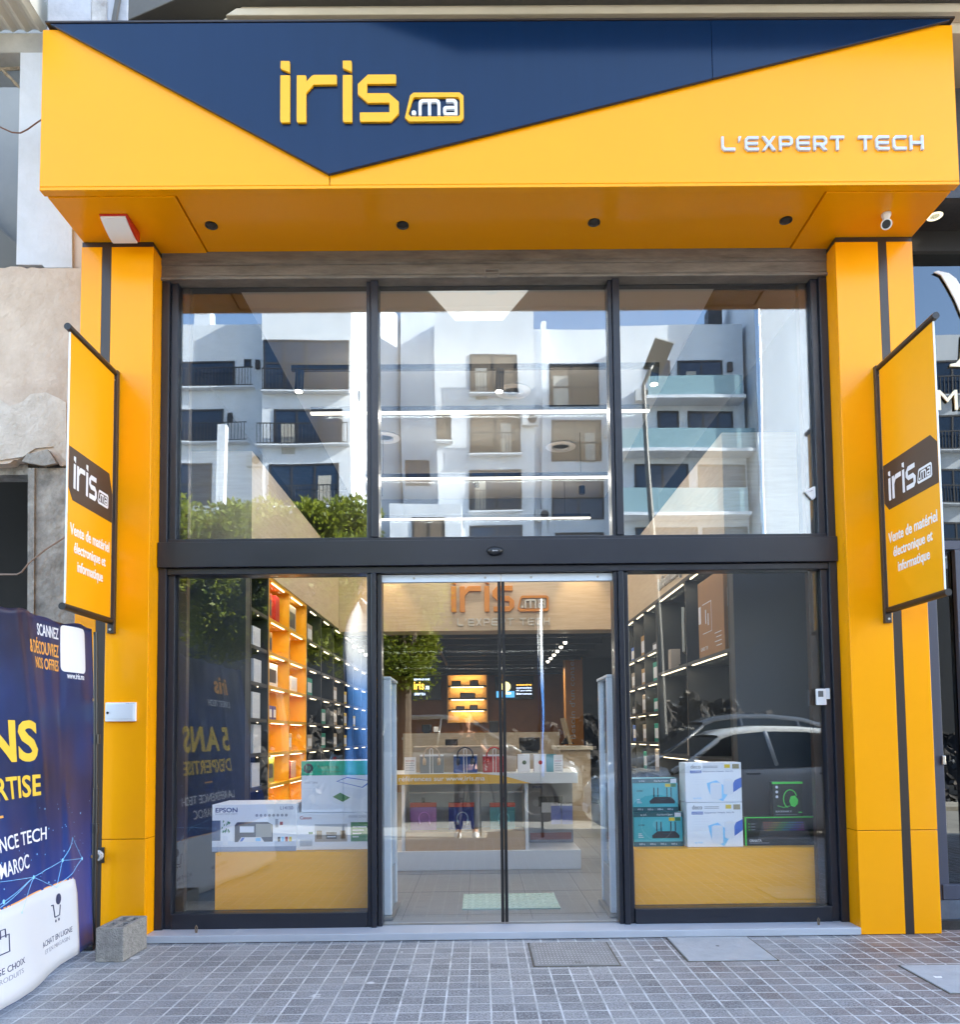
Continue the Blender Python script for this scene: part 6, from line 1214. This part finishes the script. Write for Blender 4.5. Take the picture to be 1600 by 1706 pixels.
zl_ = [.62, .90, 1.18, 1.47, 1.77, 2.07, 2.37]
XL, XR = -1.84, 1.90
yl = [D(6.72), D(7.43), D(8.17)]
shelf_unit('yellow_shelves', 'two-bay yellow wall shelving with small goods, left inside the shop', -1, XL, yl, zl_, 2.70, YSHELF, light=.9)
shelf_unit('dark_shelves', 'long run of dark wall shelving with light strips, behind the yellow shelving', -1, XL, [D(8.20)+.75*i for i in range(7)], zl_, 2.70, DSHELF, light=0, ledlen=.38)
shelf_unit('dark_shelves', 'single dark shelf bay between the window panel and the yellow shelving', -1, XL, [D(6.18), D(6.69)], zl_, 2.70, DSHELF, light=0, ledlen=.01)
pl = bx('wall_panel', mat('window_panel', (.055, .06, .065), .6), None, -2.49, XL, D(6.04), D(6.155), ZF+.001, 2.72); tag(pl, 'plain dark panel on the left wall just inside the window', 'panel')
yr_ = [D(5.78), D(6.98), D(8.12)]; zr_ = [.62, 1.02, 2.02]
shelf_unit('dark_shelves', 'two wide dark shelf bays with a monitor and a brown carton, right inside the shop', 1, XR, yr_, [.5, 1.10, 1.95], 2.70, DSHELF, light=1.4, ledlen=.8)
shelf_unit('dark_shelves', 'three narrow dark shelf bays with light strips, right rear of the shop', 1, XR, [D(8.15), D(8.75), D(9.33), D(9.95)], [.9, 1.22, 1.55, 1.88, 2.22], 2.70, DSHELF, light=.8)
pr_ = bx('wall_panel', mat('window_panel', (1, 1, 1)), None, XR+.0, 2.49, D(5.66), D(5.76), ZF+.001, 2.72); tag(pr_, 'plain dark panel on the right wall just inside the window', 'panel')
# goods on shelves
def goods(side, y, z, w, h, m, label, m2=None, dep=.1, group='small goods on the wall shelves', name='product_box', off=.06):
    s = side; xf = XL if s < 0 else XR; x0 = xf+s*off; t = thing(name, label, 'box', (x0, y, z), group)
    bx('carton', m, t, x0, x0+s*dep, y-w/2, y+w/2, z+.001, z+h, bevel=.003)
    if m2: bx('print', m2, t, x0-s*.002, x0-s*.0004, y-w*.36, y+w*.36, z+h*.2, z+h*.75)
    return t
Wm = pm('white', (1, 1, 1)); y1c, y2c = (yl[0]+yl[1])/2, (yl[1]+yl[2])/2
BR = pm('kraft', (.42, .25, .09)); RDm = pm('bright_red', (.5, .02, .02)); VI = pm('indigo', (.10, .08, .25)); TE = pm('teal', (.01, .28, .22))
goods(-1, y1c-.16, zl_[6], .24, .26, RDm, 'red and black box on the top yellow shelf, left bay', DK); goods(-1, y1c+.15, zl_[6], .14, .27, RDm, 'narrow red box on the top yellow shelf, left bay')
goods(-1, y2c, zl_[6], .30, .28, pm('paper', (.4, .38, .32)), 'grey patterned box on the top yellow shelf, right bay', DK)
goods(-1, y1c-.14, zl_[5], .22, .20, BR, 'brown box with blue corner on the second yellow shelf, left bay', DK); goods(-1, y2c-.2, zl_[5], .2, .24, BR, 'brown box with dark picture on the second yellow shelf, right bay', DK)
goods(-1, y1c-.06, zl_[4], .44, .22, Wm, 'wide white drive box with dark picture on the third yellow shelf, left bay', DK); goods(-1, y2c+.08, zl_[4], .26, .16, Wm, 'white paper sign on the third yellow shelf, right bay', LG)
for i in range(3): goods(-1, y1c-.22+.14*i, zl_[3], .11, .13, VI, ('violet jar box nearest the window on the fourth yellow shelf', 'violet jar box in the middle of the fourth yellow shelf', 'violet jar box farthest inside on the fourth yellow shelf')[i], LG)
goods(-1, y2c-.2, zl_[3], .12, .22, RDm, 'bright red pack on the fourth yellow shelf, right bay'); goods(-1, y1c-.25, zl_[2], .16, .18, Wm, 'white box on the fifth yellow shelf, left bay', LG); goods(-1, y2c-.1, zl_[2], .18, .17, pm('kraft_pale', (.55, .38, .2)), 'pale carton on the fifth yellow shelf, right bay', LG); goods(-1, y2c-.32, zl_[2], .06, .2, Wm, 'thin white box on the fifth yellow shelf, right bay')
goods(-1, y1c-.12, zl_[1], .34, .23, pm('lime', (.35, .38, .03)), 'lime and black pack on the sixth yellow shelf, left bay', DK); goods(-1, y2c-.1, zl_[1], .10, .18, RDm, 'small red box on the sixth yellow shelf, right bay'); goods(-1, y2c+.08, zl_[1], .18, .17, pm('pale_pink', (.6, .42, .36)), 'pale pink box on the sixth yellow shelf, right bay')
dn = ('topmost', 'second', 'third', 'fourth', 'fifth')
for k, z in enumerate((2.07, 1.77, 1.47, 1.18, .90)): goods(-1, D(6.45)+.03*(k % 2), z, .22, (.17, .20, .22, .24, .2)[k], Wm, 'white boxes in the dark bay before the yellow shelving, %s of five' % dn[k], LG, off=.03)
k = 0
for i, (bay, zi, m, h) in enumerate(((0, 6, WOODT, .2), (0, 4, TE, .2), (1, 3, TE, .18), (1, 2, TE, .18), (2, 4, WOODT, .2), (2, 3, WOODT, .2), (0, 2, WOODT, .16), (2, 2, WOODT, .18), (3, 4, YP, .18), (3, 3, YP, .18), (3, 2, YP, .16), (4, 3, YP, .16))):
    ln = {WOODT.name: 'pale', TE.name: 'teal', YP.name: 'yellow'}[m.name]; o = ('first', 'second', 'third', 'fourth', 'fifth')
    goods(-1, D(8.20)+.75*bay+.36, zl_[zi], .26, h, m, '%s box in the %s dark bay behind the yellow shelving, shelf %s from the floor' % (ln, o[bay], ('two', 'three', 'four', 'five', 'six', 'seven')[zi-1]), LG, off=.05)
z_ = 1.951
t = thing('large_carton', 'big brown printed carton on the upper right dark shelf', 'box', (XR+.1, D(6.3), z_)); bx('carton', mat('brown_carton', (.36, .19, .085), .7, var=.08, vs=5), t, XR+.03, XR+.32, D(5.98), D(6.68), z_, z_+.66, bevel=.004)
for i in range(4): bx('print', LG, t, XR+.027, XR+.0295, D(6.05), D(6.18+.04*(i % 2)), z_+.06+.035*i, z_+.066+.035*i)
FF = faceL(XR+.03)
for u0, u1, v0, v1 in ((6.3, 6.55, .2, .206), (6.3, 6.306, .2, .45), (6.3, 6.55, .45, .456), (6.45, 6.47, .28, .40), (6.38, 6.40, .26, .36)): MB().prism([(-D(u1), z_+v0), (-D(u0), z_+v0), (-D(u0), z_+v1), (-D(u1), z_+v1)], FF, .0005, .0016).build('print', LG, t)
text('lettering', 'UHD TV', FF, (-D(6.62), -D(6.42), z_+.06, z_+.09), LG, t, .001); bx('label', WHITE2, t, XR+.06, XR+.12, D(5.98)-.002, D(5.98)-.0006, z_+.35, z_+.5); bx('label', WHITE2, t, XR+.027, XR+.0295, D(6.60), D(6.66), z_+.3, z_+.45)
t = thing('desk_monitor', 'thin framed monitor turned sideways on the upper right dark shelf', 'monitor', (XR+.1, D(7.4), z_)); T = Matrix.Translation((XR+.13, D(7.42), z_+.32))@Matrix.Rotation(R(-22), 4, 'Z')
MB().obox(T, -.012, .012, -.30, .30, -.20, .22).build('housing', mat('monitor_edge', (.5, .47, .38), .4), t); MB().obox(T, -.016, -.0125, -.29, .29, -.19, .21).build('screen', mat('off_screen', (.008, .008, .009), .1), t); MB().obox(T, -.0, .03, -.03, .03, -.30, -.201).build('neck', BLACK, t); MB().obox(T, -.07, .1, -.12, .12, -.32, -.301).build('foot', BLACK, t)
goods(1, D(7.85), 1.951, .10, .22, WOODT, 'thin pale box beside the sideways monitor', off=.06); goods(1, D(7.2), 1.101, .10, .16, WOODT, 'pale box on the middle right shelf of the wide bays', off=.06)
for i, (b_, zi, m, h) in enumerate(((0, 4, DK, .1), (1, 4, BR, .25), (2, 4, BL_, .18), (0, 3, TE, .22), (1, 3, BR, .2), (2, 3, WOODT, .2), (1, 2, WOODT, .22), (0, 2, TE, .15), (2, 2, DK, .1), (0, 1, TE, .2), (1, 1, WOODT, .2), (2, 1, BL_, .2), (0, 0, WOODT, .24), (1, 0, TE, .2))):
    zz = [.9, 1.22, 1.55, 1.88, 2.22][zi]; cn = {DK.name: 'black', BR.name: 'brown', BL_.name: 'blue', TE.name: 'teal', WOODT.name: 'pale'}[m.name]
    goods(1, D(8.45)+.6*b_, zz, .22, h, m, '%s box in the %s narrow dark bay at right, shelf %s from the bottom' % (cn, ('nearest', 'middle', 'farthest')[b_], ('one', 'two', 'three', 'four', 'five')[zi]), LG, off=.05)
